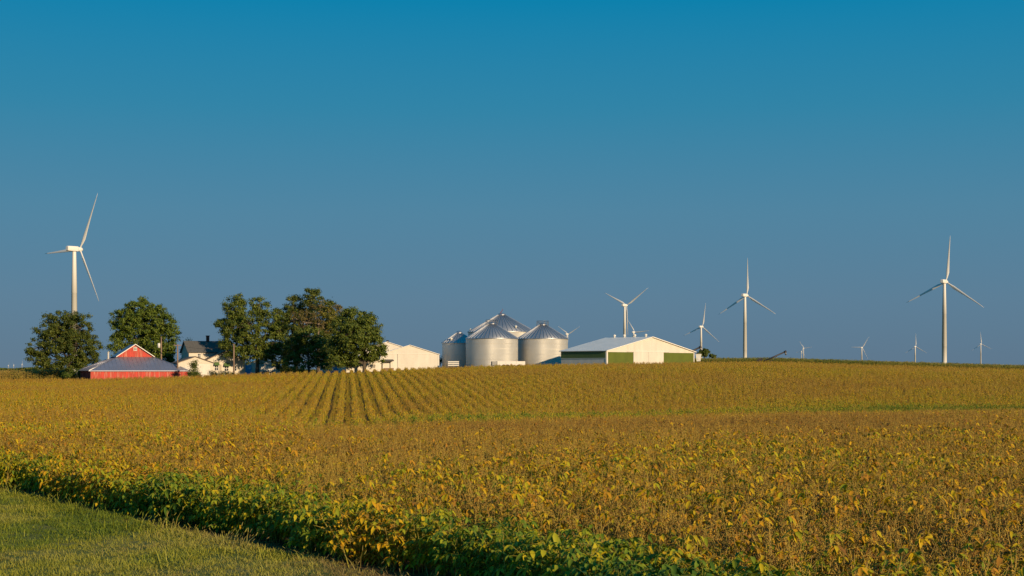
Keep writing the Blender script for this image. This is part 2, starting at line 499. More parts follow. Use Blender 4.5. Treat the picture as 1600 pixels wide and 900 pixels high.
def bean_parts(seed, kind):
    """stem, pods and leaves of one clump of soybean"""
    rng = random.Random(seed)
    S, P, F = MB(), MB(), MB()
    LV = []          # each compound leaf on its own
    hill = kind.startswith('hill')
    kind = kind.replace('hill_', '')
    if kind == 'mature': nst, npod, ntri, H, spread = 5, 19, 0, 0.74, 0.22
    elif kind == 'leafy': nst, npod, ntri, H, spread = 4, 11, 3, 0.72, 0.20
    else: nst, npod, ntri, H, spread = 4, 2, 13, 0.66, 0.20
    sy = 0.085 if hill else spread
    for s in range(nst):
        b = Vector((rng.uniform(-0.12, 0.12), rng.uniform(-0.05, 0.05) if hill else rng.uniform(-0.09, 0.09), -0.03))
        h = H * rng.uniform(0.82, 1.12)
        lean = Vector((rng.uniform(-spread, spread), rng.uniform(-sy, sy), 0))
        top = b + lean + Vector((0, 0, h))
        mid = b + lean * 0.35 + Vector((0, 0, h * 0.5))
        S.tube([b, mid, top], [0.006, 0.005, 0.002], 3, 0, False)
        def on(t):
            return b.lerp(mid, t * 2) if t < 0.5 else mid.lerp(top, t * 2 - 1)
        for k in range(rng.randint(1, 3) if kind == 'mature' else 1):
            t = rng.uniform(0.3, 0.75); q = on(t); d = rdir(rng, 0.3, 0.9)
            S.tube([q, q + d * rng.uniform(0.12, 0.28)], [0.004, 0.0015], 3, 0, False)
        for k in range(npod):
            t = rng.uniform(0.32, 1.0) ** 0.8
            q = on(min(t, 1.0)) + Vector((rng.uniform(-1, 1), rng.uniform(-1, 1), rng.uniform(-1, 1))) * 0.035
            d = rdir(rng, -0.95, 0.75)
            add_pod(P, q, d, rng.uniform(0.038, 0.06), rng.uniform(0.0045, 0.0068), rng)
        for k in range(ntri if kind != 'mature' else (1 if rng.random() < 0.22 else 0)):
            lo = {'mature': 0.55, 'leafy': 0.4, 'edge': 0.12}[kind]
            t = rng.uniform(lo, 1.0)
            q = on(t)
            d = rdir(rng, -0.1, 0.75)
            e = q + d * (rng.uniform(0.03, 0.10) if hill else rng.uniform(0.06, 0.20))
            S.tube([q, e], [0.0022, 0.0015], 3, 0, False)
            n = 3 if rng.random() < 0.75 else rng.randint(1, 2)
            one = MB(); LV.append(one)
            big = rng.uniform(0.75, 1.2)
            for j in range(n):
                a = (0, 1.2, -1.2)[j]
                dd = Vector((d.x * math.cos(a) - d.y * math.sin(a), d.x * math.sin(a) + d.y * math.cos(a), rng.uniform(-0.75, 0.15)))
                add_leaflet(one, e, dd, (0.080 if hill else 0.094) * big * rng.uniform(0.75, 1.15), (0.044 if hill else 0.050) * big * rng.uniform(0.8, 1.1), rng, 0, rng.uniform(0.15, 0.7))
            F.add(one.v, one.f, 0, True)
    return S, P, F, LV

BEAN = []      # (kind, stem mesh, pods mesh, leaves mesh, joined mesh)
for i, kind in enumerate(['mature'] * 5 + ['leafy'] * 5 + ['edge'] * 4 + ['hill_mature'] * 4 + ['hill_leafy'] * 4):
    S, P, F, LV = bean_parts(100 + i, kind)
    J = MB()
    J.add(S.v, S.f, 0, True); J.add(P.v, P.f, 1, True); J.add(F.v, F.f, 2, True)
    BEAN.append((kind, S.mesh('stem', M['stem']), P.mesh('pods', M['pod']), F.mesh('leaves', M['bean_leaf']), J.mesh('bean_clump', [M['stem'], M['pod'], M['bean_leaf']]), LV))
LEAF_MESH = {}
def leaf_meshes(v):
    if v not in LEAF_MESH: LEAF_MESH[v] = [m.mesh('leaf', M['bean_leaf']) for m in BEAN[v][5]]
    return LEAF_MESH[v]

def source_collection(name, meshes):
    c = bpy.data.collections.new(name)
    for i, me in enumerate(meshes):
        o = bpy.data.objects.new('%s_%02d' % (name, i), me)
        c.objects.link(o)
    return c

def scatter(name, pts, rz, scl, var, green, coll, tilt=0.12, seed=1):
    n = len(pts)
    me = bpy.data.meshes.new(name)
    me.vertices.add(n)
    me.vertices.foreach_set('co', np.asarray(pts, np.float32).ravel())
    r = np.random.default_rng(seed)
    rot = np.stack([r.normal(0, tilt, n), r.normal(0, tilt, n), rz], -1)
    a = me.attributes.new('rot', 'FLOAT_VECTOR', 'POINT'); a.data.foreach_set('vector', rot.astype(np.float32).ravel())
    a = me.attributes.new('scl', 'FLOAT', 'POINT'); a.data.foreach_set('value', np.asarray(scl, np.float32))
    a = me.attributes.new('var', 'INT', 'POINT'); a.data.foreach_set('value', np.asarray(var, np.int32))
    a = me.attributes.new('green', 'FLOAT', 'POINT'); a.data.foreach_set('value', np.asarray(green, np.float32))
    me.update()
    o = bpy.data.objects.new(name, me); COL.objects.link(o)
    ng = bpy.data.node_groups.new(name, 'GeometryNodeTree')
    ng.interface.new_socket('Geometry', in_out='INPUT', socket_type='NodeSocketGeometry')
    ng.interface.new_socket('Geometry', in_out='OUTPUT', socket_type='NodeSocketGeometry')
    gi = ng.nodes.new('NodeGroupInput'); go = ng.nodes.new('NodeGroupOutput')
    ci = ng.nodes.new('GeometryNodeCollectionInfo')
    ci.inputs['Collection'].default_value = coll
    ci.inputs['Separate Children'].default_value = True
    ci.inputs['Reset Children'].default_value = True
    ip = ng.nodes.new('GeometryNodeInstanceOnPoints')
    ip.inputs['Pick Instance'].default_value = True
    def attr(nm, dt):
        x = ng.nodes.new('GeometryNodeInputNamedAttribute'); x.data_type = dt
        x.inputs['Name'].default_value = nm
        return x.outputs[0]
    ng.links.new(gi.outputs[0], ip.inputs['Points'])
    ng.links.new(ci.outputs[0], ip.inputs['Instance'])
    ng.links.new(attr('var', 'INT'), ip.inputs['Instance Index'])
    e2r = ng.nodes.new('FunctionNodeEulerToRotation')
    ng.links.new(attr('rot', 'FLOAT_VECTOR'), e2r.inputs[0])
    ng.links.new(e2r.outputs[0], ip.inputs['Rotation'])
    ng.links.new(attr('scl', 'FLOAT'), ip.inputs['Scale'])
    ng.links.new(ip.outputs[0], go.inputs[0])
    md = o.modifiers.new('scatter', 'NODES'); md.node_group = ng
    return o

HALF = 0.47     # tangent of the half-width of field that is planted (the lens sees 0.36)
def plant_field():
    r = np.random.default_rng(7)
    P = []
    # near field: rows along the edge
    smax = 130
    for s in np.arange(0.12, smax, 0.76):
        step = 0.15 if s < 20 else 0.2
        t = np.arange(-110, 40, step); t = t + r.uniform(-0.06, 0.06, len(t))
        ss = s + r.normal(0, 0.09 if s > 1 else 0.11, len(t))
        X = E0[0] + ED[0] * t + EN[0] * ss; Y = E0[1] + ED[1] * t + EN[1] * ss
        X = X - edge_bend(Y)
        u = 800 + FPX * X / np.maximum(Y, 1)
        k = (Y > 5.5) & (np.abs(X) < HALF * Y + 1.5) & (Y < y_bound(u) + 8)
        P.append(np.stack([X[k], Y[k], ss[k], np.zeros(k.sum())], -1))
    # hillside: rows running up towards the farm
    a = R(-6.6); d = np.array([math.sin(a), math.cos(a)]); n = np.array([d[1], -d[0]])
    for iq, q in enumerate(np.arange(-95, 95, 0.43)):
        t = np.arange(30, 172, 0.30); t = t + r.uniform(-0.1, 0.1, len(t))
        qq = q + r.normal(0, 0.05, len(t))
        X = d[0] * t + n[0] * qq; Y = d[1] * t + n[1] * qq
        u = 800 + FPX * X / np.maximum(Y, 1)
        k = (np.abs(X) < HALF * Y) & (Y >= y_bound(u) + 8) & (Y < 163) & (edge_s(X, Y) > 0.2)
        P.append(np.stack([X[k], Y[k], np.full(k.sum(), 99.0), np.ones(k.sum()) + 0.2 * (iq % 2)], -1))
    P = np.vstack(P)
    X, Y, s, far = P.T
    n = len(P)
    Z = ground(X, Y)
    u = 800 + FPX * X / Y
    big = fbm(X * 0.08, Y * 0.08, 11); mid = fbm(X * 0.33, Y * 0.33, 21); fine = r.random(n)
    # how green, and what kind of clump
    green = 0.30 + 0.30 * (big - 0.5) + 0.34 * (mid - 0.5) + r.normal(0, 0.07, n)
    leafy = (0.30 + 0.30 * np.clip((19 - Y) / 6, 0, 1) + 1.1 * (big - 0.5) + 0.8 * (mid - 0.5)) > fine * 0.9
    isfar = far > 0.5
    broad = fbm(X * 0.028 + 3, Y * 0.05, 77); streak = fbm((X * 0.99 + Y * 0.115) * 0.9, Y * 0.03, 78)
    green = green + np.where(isfar, 0.28 * (broad - 0.5) + 0.16 * (streak - 0.5), 0.12 * (broad - 0.5))
    # the hillside holds more of its yellow leaves, browner towards the top on the right, greener in the swale
    leafy = np.where(isfar, fine < 0.70 + 1.3 * (broad - 0.5) + 0.9 * (big - 0.5) + 0.5 * (mid - 0.5) - 0.55 * np.clip((Y - 95) / 45, 0, 1) * np.clip((u - 600) / 300, 0, 1), leafy)
    wet = np.clip(1.3 - np.abs(Y - y_bound(u) - 12 - 18 * np.clip((u - 500) / 600, 0, 1)) / 5.5, 0, 1) * np.clip((u - 300) / 300, 0, 1)
    green = np.where(isfar, green + 0.13 + 0.46 * wet * (0.3 + mid), green)
    foot = np.clip(1 - (Y - y_bound(u) - 20) / 35, 0, 1) * np.clip((u - 450) / 300, 0, 1) * isfar
    green = green + 0.09 * foot
    leafy = leafy | (isfar & (wet * mid > 0.18)) | (fine < 0.85 * foot)
    brow = (~isfar) & (Y > y_bound(u) - 20) & (u > 450)
    leafy = leafy & ~(brow & (r.random(n) < 0.8))
    # left of the picture the near crop is still yellow
    lft = np.clip((520 - u) / 420, 0, 1) * np.clip((s - 2) / 5, 0, 1) * (~isfar)
    leafy = leafy | (fine < 0.75 * lft)
    green = green + 0.05 * lft
    # green strip at the edge
    e1 = np.clip(1 - (s - 0.55) / 0.7, 0, 1) * (~isfar)
    en = fbm(X * 0.5, Y * 0.5, 31)
    edge = (e1 > 0.02) & (fine < 0.25 + 0.9 * e1)
    green = np.where(edge, 0.53 + 0.6 * (en - 0.45) + 0.12 * np.clip(e1 - 0.5, 0, 1) + r.normal(0, 0.06, n) - 0.10 * np.clip((250 - u) / 250, 0, 1), green)
    # some green weedy growth low at the near right
    wd = (~isfar) & (Y < 14.0) & (fbm(X * 0.6, Y * 0.6, 41) > 0.5)
    edge = edge | (wd & (fine < 0.4)); green = np.where(wd, green + 0.18, green)
    var = np.where(edge, r.integers(10, 14, n), np.where(leafy, r.integers(5, 10, n), r.integers(0, 5, n)))
    var = np.where(isfar, np.where(leafy, r.integers(18, 22, n), r.integers(14, 18, n)), var)
    scl = r.uniform(0.86, 1.12, n) * np.where(edge & (s < 1.0), 1.02, 1.0) * (0.86 + 0.28 * fbm(X * 1.1, Y * 1.1, 51)) * np.where(far > 1.1, 0.60, 1.0) * (1 + 0.14 * wet)
    rz = np.where(isfar, math.pi / 2 - a + math.pi * r.integers(0, 2, n) + r.normal(0, 0.25, n), r.uniform(0, 6.283, n))
    pts = np.stack([X, Y, Z], -1)
    # the 300 clumps that show largest become plants of their own
    inview = (np.abs(X / Y) < 0.36) & (Y > 11.0 * 1.0)
    depth = np.where(inview, Y, 1e9)
    front = (s < 0.5)
    depth = np.where(front & inview, depth * 0.72, depth)
    idx = np.argsort(depth)[:300]
    mask = np.ones(n, bool); mask[idx] = False
    def describe(kind, i):
        if kind == 'edge' and s[i] < 1.6:
            tone = 'deep green' if green[i] > 0.60 else ('yellow-green' if green[i] > 0.48 else 'golden')
            place = 'at its far end' if u[i] < 250 else ('halfway along' if u[i] < 560 else 'at its near end')
            return '%s bushy soybean plant in the edge row beside the grass, %s' % (tone, place), '%s plants along the edge row, %s' % (tone, place)
        place = 'at bottom centre' if u[i] < 1050 else ('at bottom right' if u[i] < 1330 else 'in the bottom right corner')
        if s[i] < 3.2 and u[i] < 700: place = 'just behind the edge row'
        look = {'edge': 'weedy green leafy soybean plant', 'leafy': 'drying soybean plant with a few yellow leaves', 'mature': 'dry brown soybean plant hung with pods'}[kind]
        return '%s %s of the field' % (look, place) if 'edge row' not in place else '%s %s' % (look, place), '%s, several %s' % (look, place)
    r2 = np.random.default_rng(70)
    for rank, i in enumerate(idx):
        kind, ms, mp, mf, _, _ = BEAN[int(var[i])]
        o = bpy.data.objects.new('soybean_plant', None); o.empty_display_size = 0.1
        COL.objects.link(o)
        o.location = pts[i]; o.scale = (scl[i],) * 3
        o.rotation_euler = (float(r2.normal(0, 0.12)), float(r2.normal(0, 0.12)), float(rz[i]))
        lb, gp = describe(kind, i)
        tag(o, lb, 'soybean plant', gp)
        near = rank < 30
        if near:      # leaves large enough to pick apart
            for me in leaf_meshes(int(var[i])):
                c = bpy.data.objects.new('leaf', me); COL.objects.link(c); c.parent = o
                c['green'] = float(green[i] + r2.uniform(-0.2, 0.2))
        for nm, me in (('stem', ms), ('pods', mp), ('leaves', mf))[:2 if near else 3]:
            c = bpy.data.objects.new(nm, me); COL.objects.link(c); c.parent = o
            c['green'] = float(green[i])
            if nm != 'stem': c['kind'] = 'stuff'
    coll = source_collection('bean', [b[4] for b in BEAN])
    f = scatter('soybean_crop', pts[mask], rz[mask], scl[mask], var[mask], green[mask], coll, 0.13, 3)
    tag(f, 'ripening yellow and brown soybean crop covering the field up to the farm', 'crop', None, 'stuff')
    print('bean clumps', n)
plant_field()

# grass of the mown verge
def grass_sources():
    out = []
    for i in range(6):
        rng = random.Random(500 + i)
        mb = MB()
        tall = i >= 5
        for b in range(16 if not tall else 5):
            base = Vector((rng.uniform(-0.07, 0.07), rng.uniform(-0.07, 0.07), -0.01))
            h = rng.uniform(0.03, 0.075) if not tall else rng.uniform(0.12, 0.26)
            d = rdir(rng, 0.45, 0.95)
            sd = Vector((-d.y, d.x, 0)).normalized() * rng.uniform(0.0028, 0.0042)
            m1 = base + d * h * 0.55; tp = base + d * h + Vector((d.x, d.y, -0.35)) * h * 0.25
            mb.add([base - sd, base + sd, m1 + sd * 0.8, m1 - sd * 0.8, tp], [(0, 1, 2, 3), (3, 2, 4)], 0, True)
            if tall:
                add_pod(mb, tp - d * 0.02, d, 0.05, 0.004, rng)
        out.append(mb.mesh('tuft', M['grass_blade']))
    return out

def plant_grass():
    r = np.random.default_rng(17)
    n = 90000
    X = r.uniform(-17, 6, n); Y = r.uniform(8, 38, n)
    s = edge_s(X, Y)
    nn = fbm(X * 0.7, Y * 0.7, 61)
    rag = fbm(X * 0.35, Y * 0.35, 63)
    k = (s < 0.25 - 0.4 * nn - 0.9 * rag * (r.random(n) < 0.92)) & (np.abs(X) < 0.46 * Y + 0.6) & (s > -16)
    X, Y, s, nn = X[k], Y[k], s[k], nn[k]
    n = len(X)
    big = fbm(X * 0.28, Y * 0.28, 71); hum = fbm(X * 1.3, Y * 1.3, 64)
    green = 0.32 + 2.2 * (big - 0.5) + 0.8 * (nn - 0.5) + 0.7 * (hum - 0.5) + 0.30 * np.clip(1 + s / 4, 0, 1) + r.normal(0, 0.09, n)
    near_edge = np.clip(1 + (s + 0.3) / 1.6, 0, 1)
    scl = r.uniform(0.7, 1.25, n) * (0.45 + 0.7 * hum + 0.5 * nn + 0.7 * near_edge * r.random(n))
    var = np.where(r.random(n) < 0.008 + 0.07 * near_edge, 5, r.integers(0, 5, n))
    pts = np.stack([X, Y, ground(X, Y) + (fbm(X * 0.9, Y * 0.9, 5) - 0.5) * 0.11 * np.clip(1 - np.hypot(X, Y) / 120, 0, 1)], -1)
    o = scatter('grass', pts, r.uniform(0, 6.28, n), scl, var, green, source_collection('tuft', grass_sources()), 0.1, 5)
    tag(o, 'short patchy mown grass of the verge in front of the field edge', 'grass', None, 'stuff')
    print('tufts', n)
plant_grass()

# standing corn behind the farm
def corn_sources():
    out = []
    for i in range(5):
        rng = random.Random(700 + i)
        mb = MB()
        for c in range(3):
            b = Vector((rng.uniform(-0.25, 0.25), rng.uniform(-0.25, 0.25), 0)); H = rng.uniform(2.0, 2.5)
            mb.tube([b, b + Vector((0, 0, H))], [0.03, 0.012], 4, 0, False)
            for k in range(8):
                q = b + Vector((0, 0, H * rng.uniform(0.2, 0.95))); d = rdir(rng, 0.3, 0.7)
                ln = rng.uniform(0.45, 0.75); sd = (Vector((-d.y, d.x, 0)).normalized() + Vector((0, 0, rng.uniform(-1.6, 1.6)))).normalized() * 0.06
                m1 = q + d * ln * 0.55; tp = q + Vector((d.x, d.y, d.z * 0.1)) * ln
                mb.add([q, m1 + sd, m1 - sd, tp], [(0, 1, 2), (1, 3, 2)], 0, True)
        out.append(mb.mesh('corn', M['corn_leaf']))
    return out
CORN = source_collection('corn', corn_sources())
def plant_corn(name, label, u0, u1, D0, D1, green0, seed):
    r = np.random.default_rng(seed)
    P = []
    for D in np.arange(D0, D1, 1.5):
        x0 = (u0 - 800) / FPX * D; x1 = (u1 - 800) / FPX * D
        x = np.arange(x0, x1, 0.42); x = x + r.uniform(-0.2, 0.2, len(x))
        P.append(np.stack([x, np.full(len(x), D) + r.uniform(-0.3, 0.3, len(x))], -1))
    P = np.vstack(P); n = len(P)
    pts = np.stack([P[:, 0], P[:, 1], ground(P[:, 0], P[:, 1])], -1)
    g = green0 + (fbm(P[:, 0] * 0.05, P[:, 1] * 0.05, 3) - 0.5) * 0.7 + r.normal(0, 0.1, n)
    o = scatter(name, pts, r.uniform(0, 6.28, n), r.uniform(0.85, 1.1, n), r.integers(0, 5, n), g, CORN, 0.05, seed)
    tag(o, label, 'corn', None, 'stuff')
plant_corn('corn_crop', 'standing corn in a low band around the far left oak', -260, 118, 321, 336, 0.35, 81)
plant_corn('corn_crop', 'standing corn along the skyline behind the soybeans, between the white shed and the picture edge', 1060, 1900, 424, 442, 0.72, 82)
#MORE
# ------------------------------------------------------------------ builders for the farm
def site(name, px, D, psi=0.0, base_py=None):
    """an Empty at a thing's base; local x to the right along its front, y away from the viewer; psi > 0 turns the front to the right"""
    x = (px - 800) / FPX * D
    z = zat(base_py, D) if base_py is not None else gz(x, D)
    return empty(name, (x, D, z), -math.atan2(x, D) + R(psi))

def gable_shell(root, w, d, ze, zp, wall, roof, ov=0.3, t=0.10, low=-0.6, xp=0.0, front_mat=None):
    mb = MB()
    mb.prism([(-w / 2, low), (w / 2, low), (w / 2, ze), (xp, zp), (-w / 2, ze)], 0, d)
    mb.build('wall', wall, root)
    for s in (-1, 1):
        ex = s * w / 2
        sl = (zp - ze) / abs(ex - xp)
        e = (ex + s * ov, ze - ov * sl + t + 0.02); p = (xp, zp + t + 0.02)
        m = MB()
        if s < 0: q = [(e[0], -ov, e[1]), (p[0], -ov, p[1]), (p[0], d + ov, p[1]), (e[0], d + ov, e[1])]
        else: q = [(p[0], -ov, p[1]), (e[0], -ov, e[1]), (e[0], d + ov, e[1]), (p[0], d + ov, p[1])]
        m.slab(q, t)
        m.build('roof_slope', roof, root)

def window(root, cx, cz, w, h, y=0.0, awning=False, mullion=True):
    g = MB().box(cx - w / 2, cx + w / 2, y - 0.03, y + 0.02, cz - h / 2, cz + h / 2).build('window', M['glass'], root)
    f = MB(); b = 0.10
    f.box(cx - w / 2 - b, cx - w / 2, y - 0.07, y + 0.02, cz - h / 2 - b, cz + h / 2 + b)
    f.box(cx + w / 2, cx + w / 2 + b, y - 0.07, y + 0.02, cz - h / 2 - b, cz + h / 2 + b)
    f.box(cx - w / 2, cx + w / 2, y - 0.07, y + 0.02, cz + h / 2, cz + h / 2 + b)
    f.box(cx - w / 2, cx + w / 2, y - 0.07, y + 0.02, cz - h / 2 - b, cz - h / 2)
    if mullion:
        f.box(cx - 0.035, cx + 0.035, y - 0.06, y, cz - h / 2, cz + h / 2)
        f.box(cx - w / 2, cx - 0.035, y - 0.06, y, cz - 0.035, cz + 0.035)
        f.box(cx + 0.035, cx + w / 2, y - 0.06, y, cz - 0.035, cz + 0.035)
    f.build('frame', M['white_trim'], g)
    if awning:
        a = MB().slab([(cx - w / 2 - 0.2, y - 0.9, cz + h / 2 - 0.05), (cx + w / 2 + 0.2, y - 0.9, cz + h / 2 - 0.05), (cx + w / 2 + 0.2, y - 0.02, cz + h / 2 + 0.65), (cx - w / 2 - 0.2, y - 0.02, cz + h / 2 + 0.65)], 0.05)
        a.build('awning', M['green_awning'], root)
    return g

# ---- red barn with a raised middle
def red_barn():
    D = 300; k = D / FPX
    r = site('barn', 219, D, 9.0, 597)
    z = lambda py: (597 - py) * k
    hw = 10.1
    ze, zpl, zt = z(579.2), z(557.5), z(537)
    MB().box(-hw, hw, 0, 2 * hw, -0.5, ze - 0.04).build('wall', M['red_siding'], r)
    # battens give the walls their upright lines
    bt = MB()
    for i in range(52):
        x = -hw + 0.2 + i * (2 * hw - 0.4) / 51
        bt.box(x - 0.05, x + 0.05, -0.035, 0.0, -0.5, ze - 0.06)
    for i in range(52):
        y = 0.2 + i * (2 * hw - 0.4) / 51
        bt.box(-hw - 0.035, -hw, y - 0.05, y + 0.05, -0.5, ze - 0.06)
    bt.build('battens', M['red_siding'], r)
    ov = 0.45; pw = 3.75; c = hw
    e = hw + ov
    B = [(-e, c - e), (e, c - e), (e, c + e), (-e, c + e)]
    T = [(-pw, c - pw), (pw, c - pw), (pw, c + pw), (-pw, c + pw)]
    for i in range(4):
        j = (i + 1) % 4
        MB().slab([(B[i][0], B[i][1], ze), (B[j][0], B[j][1], ze), (T[j][0], T[j][1], zpl), (T[i][0], T[i][1], zpl)], 0.08).build('roof_slope', M['barn_roof'], r)
        hp = MB().tube([(B[i][0], B[i][1], ze + 0.03), (T[i][0], T[i][1], zpl + 0.03)], 0.09, 6)
        hp.build('hip_cap', M['galv_roof'], r)
        # standing seams on each slope
        sm = MB()
        for q in range(1, 24):
            f = q / 24
            a0 = Vector((B[i][0], B[i][1], ze)).lerp(Vector((B[j][0], B[j][1], ze)), f)
            g = min(1.0, max(0.0, (f * 2 * e - (e - pw)) / (2 * pw)))
            side = min(f, 1 - f) * 2 * e / (e - pw)
            up = min(1.0, side)
            inward = Vector((0, c, 0)) - a0; 
            n2 = [(0, 1), (-1, 0), (0, -1), (1, 0)][i]
            a1 = a0 + Vector((n2[0], n2[1], 0)) * (e - pw) * up + Vector((0, 0, (zpl - ze) * up))
            sm.tube([a0 + Vector((0, 0, 0.015)), a1 + Vector((0, 0, 0.015))], 0.022, 4)
        sm.build('seams', M['barn_roof'], r)
    MB().box(-e, e, c - e - 0.03, c - e, ze - 0.10, ze + 0.01).build('fascia', M['barn_roof'], r)
    # raised middle
    gw = 3.6; zge = z(555.5) ; y0, y1 = c - 3.6, c + 3.6
    up = MB().prism([(-gw, zpl - 0.4), (gw, zpl - 0.4), (gw, zge), (0, zt - 0.1), (-gw, zge)], y0, y1).build('upper_wall', M['red_siding'], r)
    u2 = MB()
    for i in range(20):
        x = -gw + 0.15 + i * (2 * gw - 0.3) / 19
        top = zge + (zt - 0.1 - zge) * (1 - abs(x) / gw)
        u2.box(x - 0.04, x + 0.04, y0 - 0.03, y0, zpl - 0.3, top - 0.12)
    u2.build('battens', M['red_siding'], up)
    ov2 = 0.45; sl = (zt - 0.1 - zge) / gw
    for s in (-1, 1):
        ex = s * (gw + ov2); ez = zge - ov2 * sl + 0.12; pz = zt + 0.02
        if s < 0: q = [(ex, y0 - 0.5, ez), (0, y0 - 0.5, pz), (0, y1 + 0.5, pz), (ex, y1 + 0.5, ez)]
        else: q = [(0, y0 - 0.5, pz), (ex, y0 - 0.5, ez), (ex, y1 + 0.5, ez), (0, y1 + 0.5, pz)]
        MB().slab(q, 0.09).build('upper_roof', M['barn_roof'], r)
        m = MB()
        yb = y0 - 0.53
        if s < 0: q2 = [(ex, yb, ez - 0.14), (0, yb, pz - 0.14), (0, yb, pz + 0.05), (ex, yb, ez + 0.05)]
        else: q2 = [(0, yb, pz - 0.14), (ex, yb, ez - 0.14), (ex, yb, ez + 0.05), (0, yb, pz + 0.05)]
        m.add(q2 + [(p[0], p[1] + 0.04, p[2]) for p in q2], [(0, 1, 2, 3), (7, 6, 5, 4), (3, 2, 6, 7), (1, 0, 4, 5), (0, 3, 7, 4), (2, 1, 5, 6)])
        m.build('rake_board', M['white_trim'], r)
    window(r, 0, z(544.5), 0.5, 0.6, y0 - 0.03)
    MB().box(-gw - 0.3, gw + 0.3, y0 - 0.09, y0 - 0.04, z(557.2), z(556.4)).build('ledge_trim', M['red_siding'], r)
    # small galvanised vent beside the upper roof
    v = MB().box(-gw - 1.25, -gw - 0.95, c + 3.0, c + 3.4, z(570), z(550)); v.prism([(-gw - 1.35, z(550)), (-gw - 0.85, z(550)), (-gw - 1.1, z(548))], c + 2.9, c + 3.5)
    v.build('roof_vent', M['galv_dark'], r)
    tag(r, 'low red barn with wide grey metal hip roof and small raised gable', 'barn')
red_barn()

# ---- cream garage
def garage():
    D = 306; k = D / FPX
    r = site('garage', 305.5, D, 9.0, 589)
    z = lambda py: (589 - py) * k
    w = 54 * k
    gable_shell(r, w, 8.5, z(567), z(557.6), M['cream_siding'], M['shingle_brown'], 0.3, 0.12)
    x0, x1 = 1.5 * k, 21.5 * k
    MB().box(x0, x1, -0.05, 0.0, -0.3, z(570.5)).build('garage_door', M['white_siding'], r)
    f = MB(); f.box(x0 - 0.12, x0, -0.08, 0, -0.3, z(569.6)); f.box(x1, x1 + 0.12, -0.08, 0, -0.3, z(569.6)); f.box(x0, x1, -0.08, 0, z(570.5), z(569.6))
    f.build('door_frame', M['white_trim'], r)
    MB().box(-17 * k, -7 * k, -0.05, 0.0, -0.3, z(571.5)).build('side_door', M['white_siding'], r)
    tag(r, 'cream gabled garage with closed overhead door beside the red barn', 'garage')
garage()

# ---- farmhouse
def farmhouse():
    D = 318; k = D / FPX
    r = site('farmhouse', 340, D, 14.0, 588)
    z = lambda py: (588 - py) * k
    # main block: ridge along x
    L0, L1 = -40 * k, 30 * k
    d = 7.4; y0 = 3.0
    ze, zp = z(549.5), z(533)
    m = MB()
    prof = [(y0, -0.6), (y0 + d, -0.6), (y0 + d, ze), (y0 + d / 2, zp), (y0, ze)]
    n = len(prof)
    m.add([(L0, y, zz) for y, zz in prof] + [(L1, y, zz) for y, zz in prof], [tuple(range(n - 1, -1, -1)), tuple(range(n, 2 * n))] + [(i, (i + 1) % n, (i + 1) % n + n, i + n) for i in range(n)])
    m.build('wall', M['cream_siding'], r)
    ov = 0.4; sl = (zp - ze) / (d / 2)
    MB().slab([(L0 - ov, y0 - ov, ze - ov * sl + 0.14), (L1 + ov, y0 - ov, ze - ov * sl + 0.14), (L1 + ov, y0 + d / 2, zp + 0.14), (L0 - ov, y0 + d / 2, zp + 0.14)], 0.12).build('roof_slope', M['shingle'], r)
    MB().slab([(L0 - ov, y0 + d / 2, zp + 0.14), (L1 + ov, y0 + d / 2, zp + 0.14), (L1 + ov, y0 + d + ov, ze - ov * sl + 0.14), (L0 - ov, y0 + d + ov, ze - ov * sl + 0.14)], 0.12).build('roof_slope', M['shingle'], r)
    ch = MB().box(-0.9, -0.3, y0 + d / 2 - 0.35, y0 + d / 2 + 0.35, zp - 0.4, z(524.5)); ch.box(-0.98, -0.22, y0 + d / 2 - 0.43, y0 + d / 2 + 0.43, z(524.5), z(523.3))
    ch.build('chimney', M['brick_red'], r)
    # front wing with its gable to the viewer
    W = MB(); cx = 14 * k; hw = 30 * k
    zwe, zwp = z(562), z(547.5)
    W.prism([(cx - hw, -0.6), (cx + hw, -0.6), (cx + hw, zwe), (cx, zwp), (cx - hw, zwe)], 0, 6.2)
    w = W.build('wing_wall', M['cream_siding'], r)
    s2 = (zwp - zwe) / hw
    for s in (-1, 1):
        ex = cx + s * (hw + 0.4); ez = zwe - 0.4 * s2 + 0.13; pz = zwp + 0.13
        if s < 0: q = [(ex, -0.35, ez), (cx, -0.35, pz), (cx, 6.0, pz), (ex, 6.0, ez)]
        else: q = [(cx, -0.35, pz), (ex, -0.35, ez), (ex, 6.0, ez), (cx, 6.0, pz)]
        MB().slab(q, 0.12).build('wing_roof', M['shingle_brown'], r)
    window(r, -2 * k, z(574.5), 0.75, 1.2, 0, True)
    window(r, 14 * k, z(575.5), 0.9, 1.1, 0, True)
    window(r, 7 * k, z(555.2), 0.45, 0.8, 0, False, False)
    window(r, 12.5 * k, z(557.5), 0.45, 0.8, 0, False, False)
    window(r, 27 * k, z(575.5), 0.8, 1.1, 0, False)
    window(r, -24 * k, z(556), 0.6, 1.0, y0, False)
    po = MB().tube([(3.6 * k, -0.9, -0.5), (3.6 * k, -0.9, z(569.5))], 0.07, 6); po.build('porch_post', M['dark_steel'], r)
    tag(r, 'cream two storey farmhouse with dark shingle roof, brick chimney and green awnings', 'house')
farmhouse()

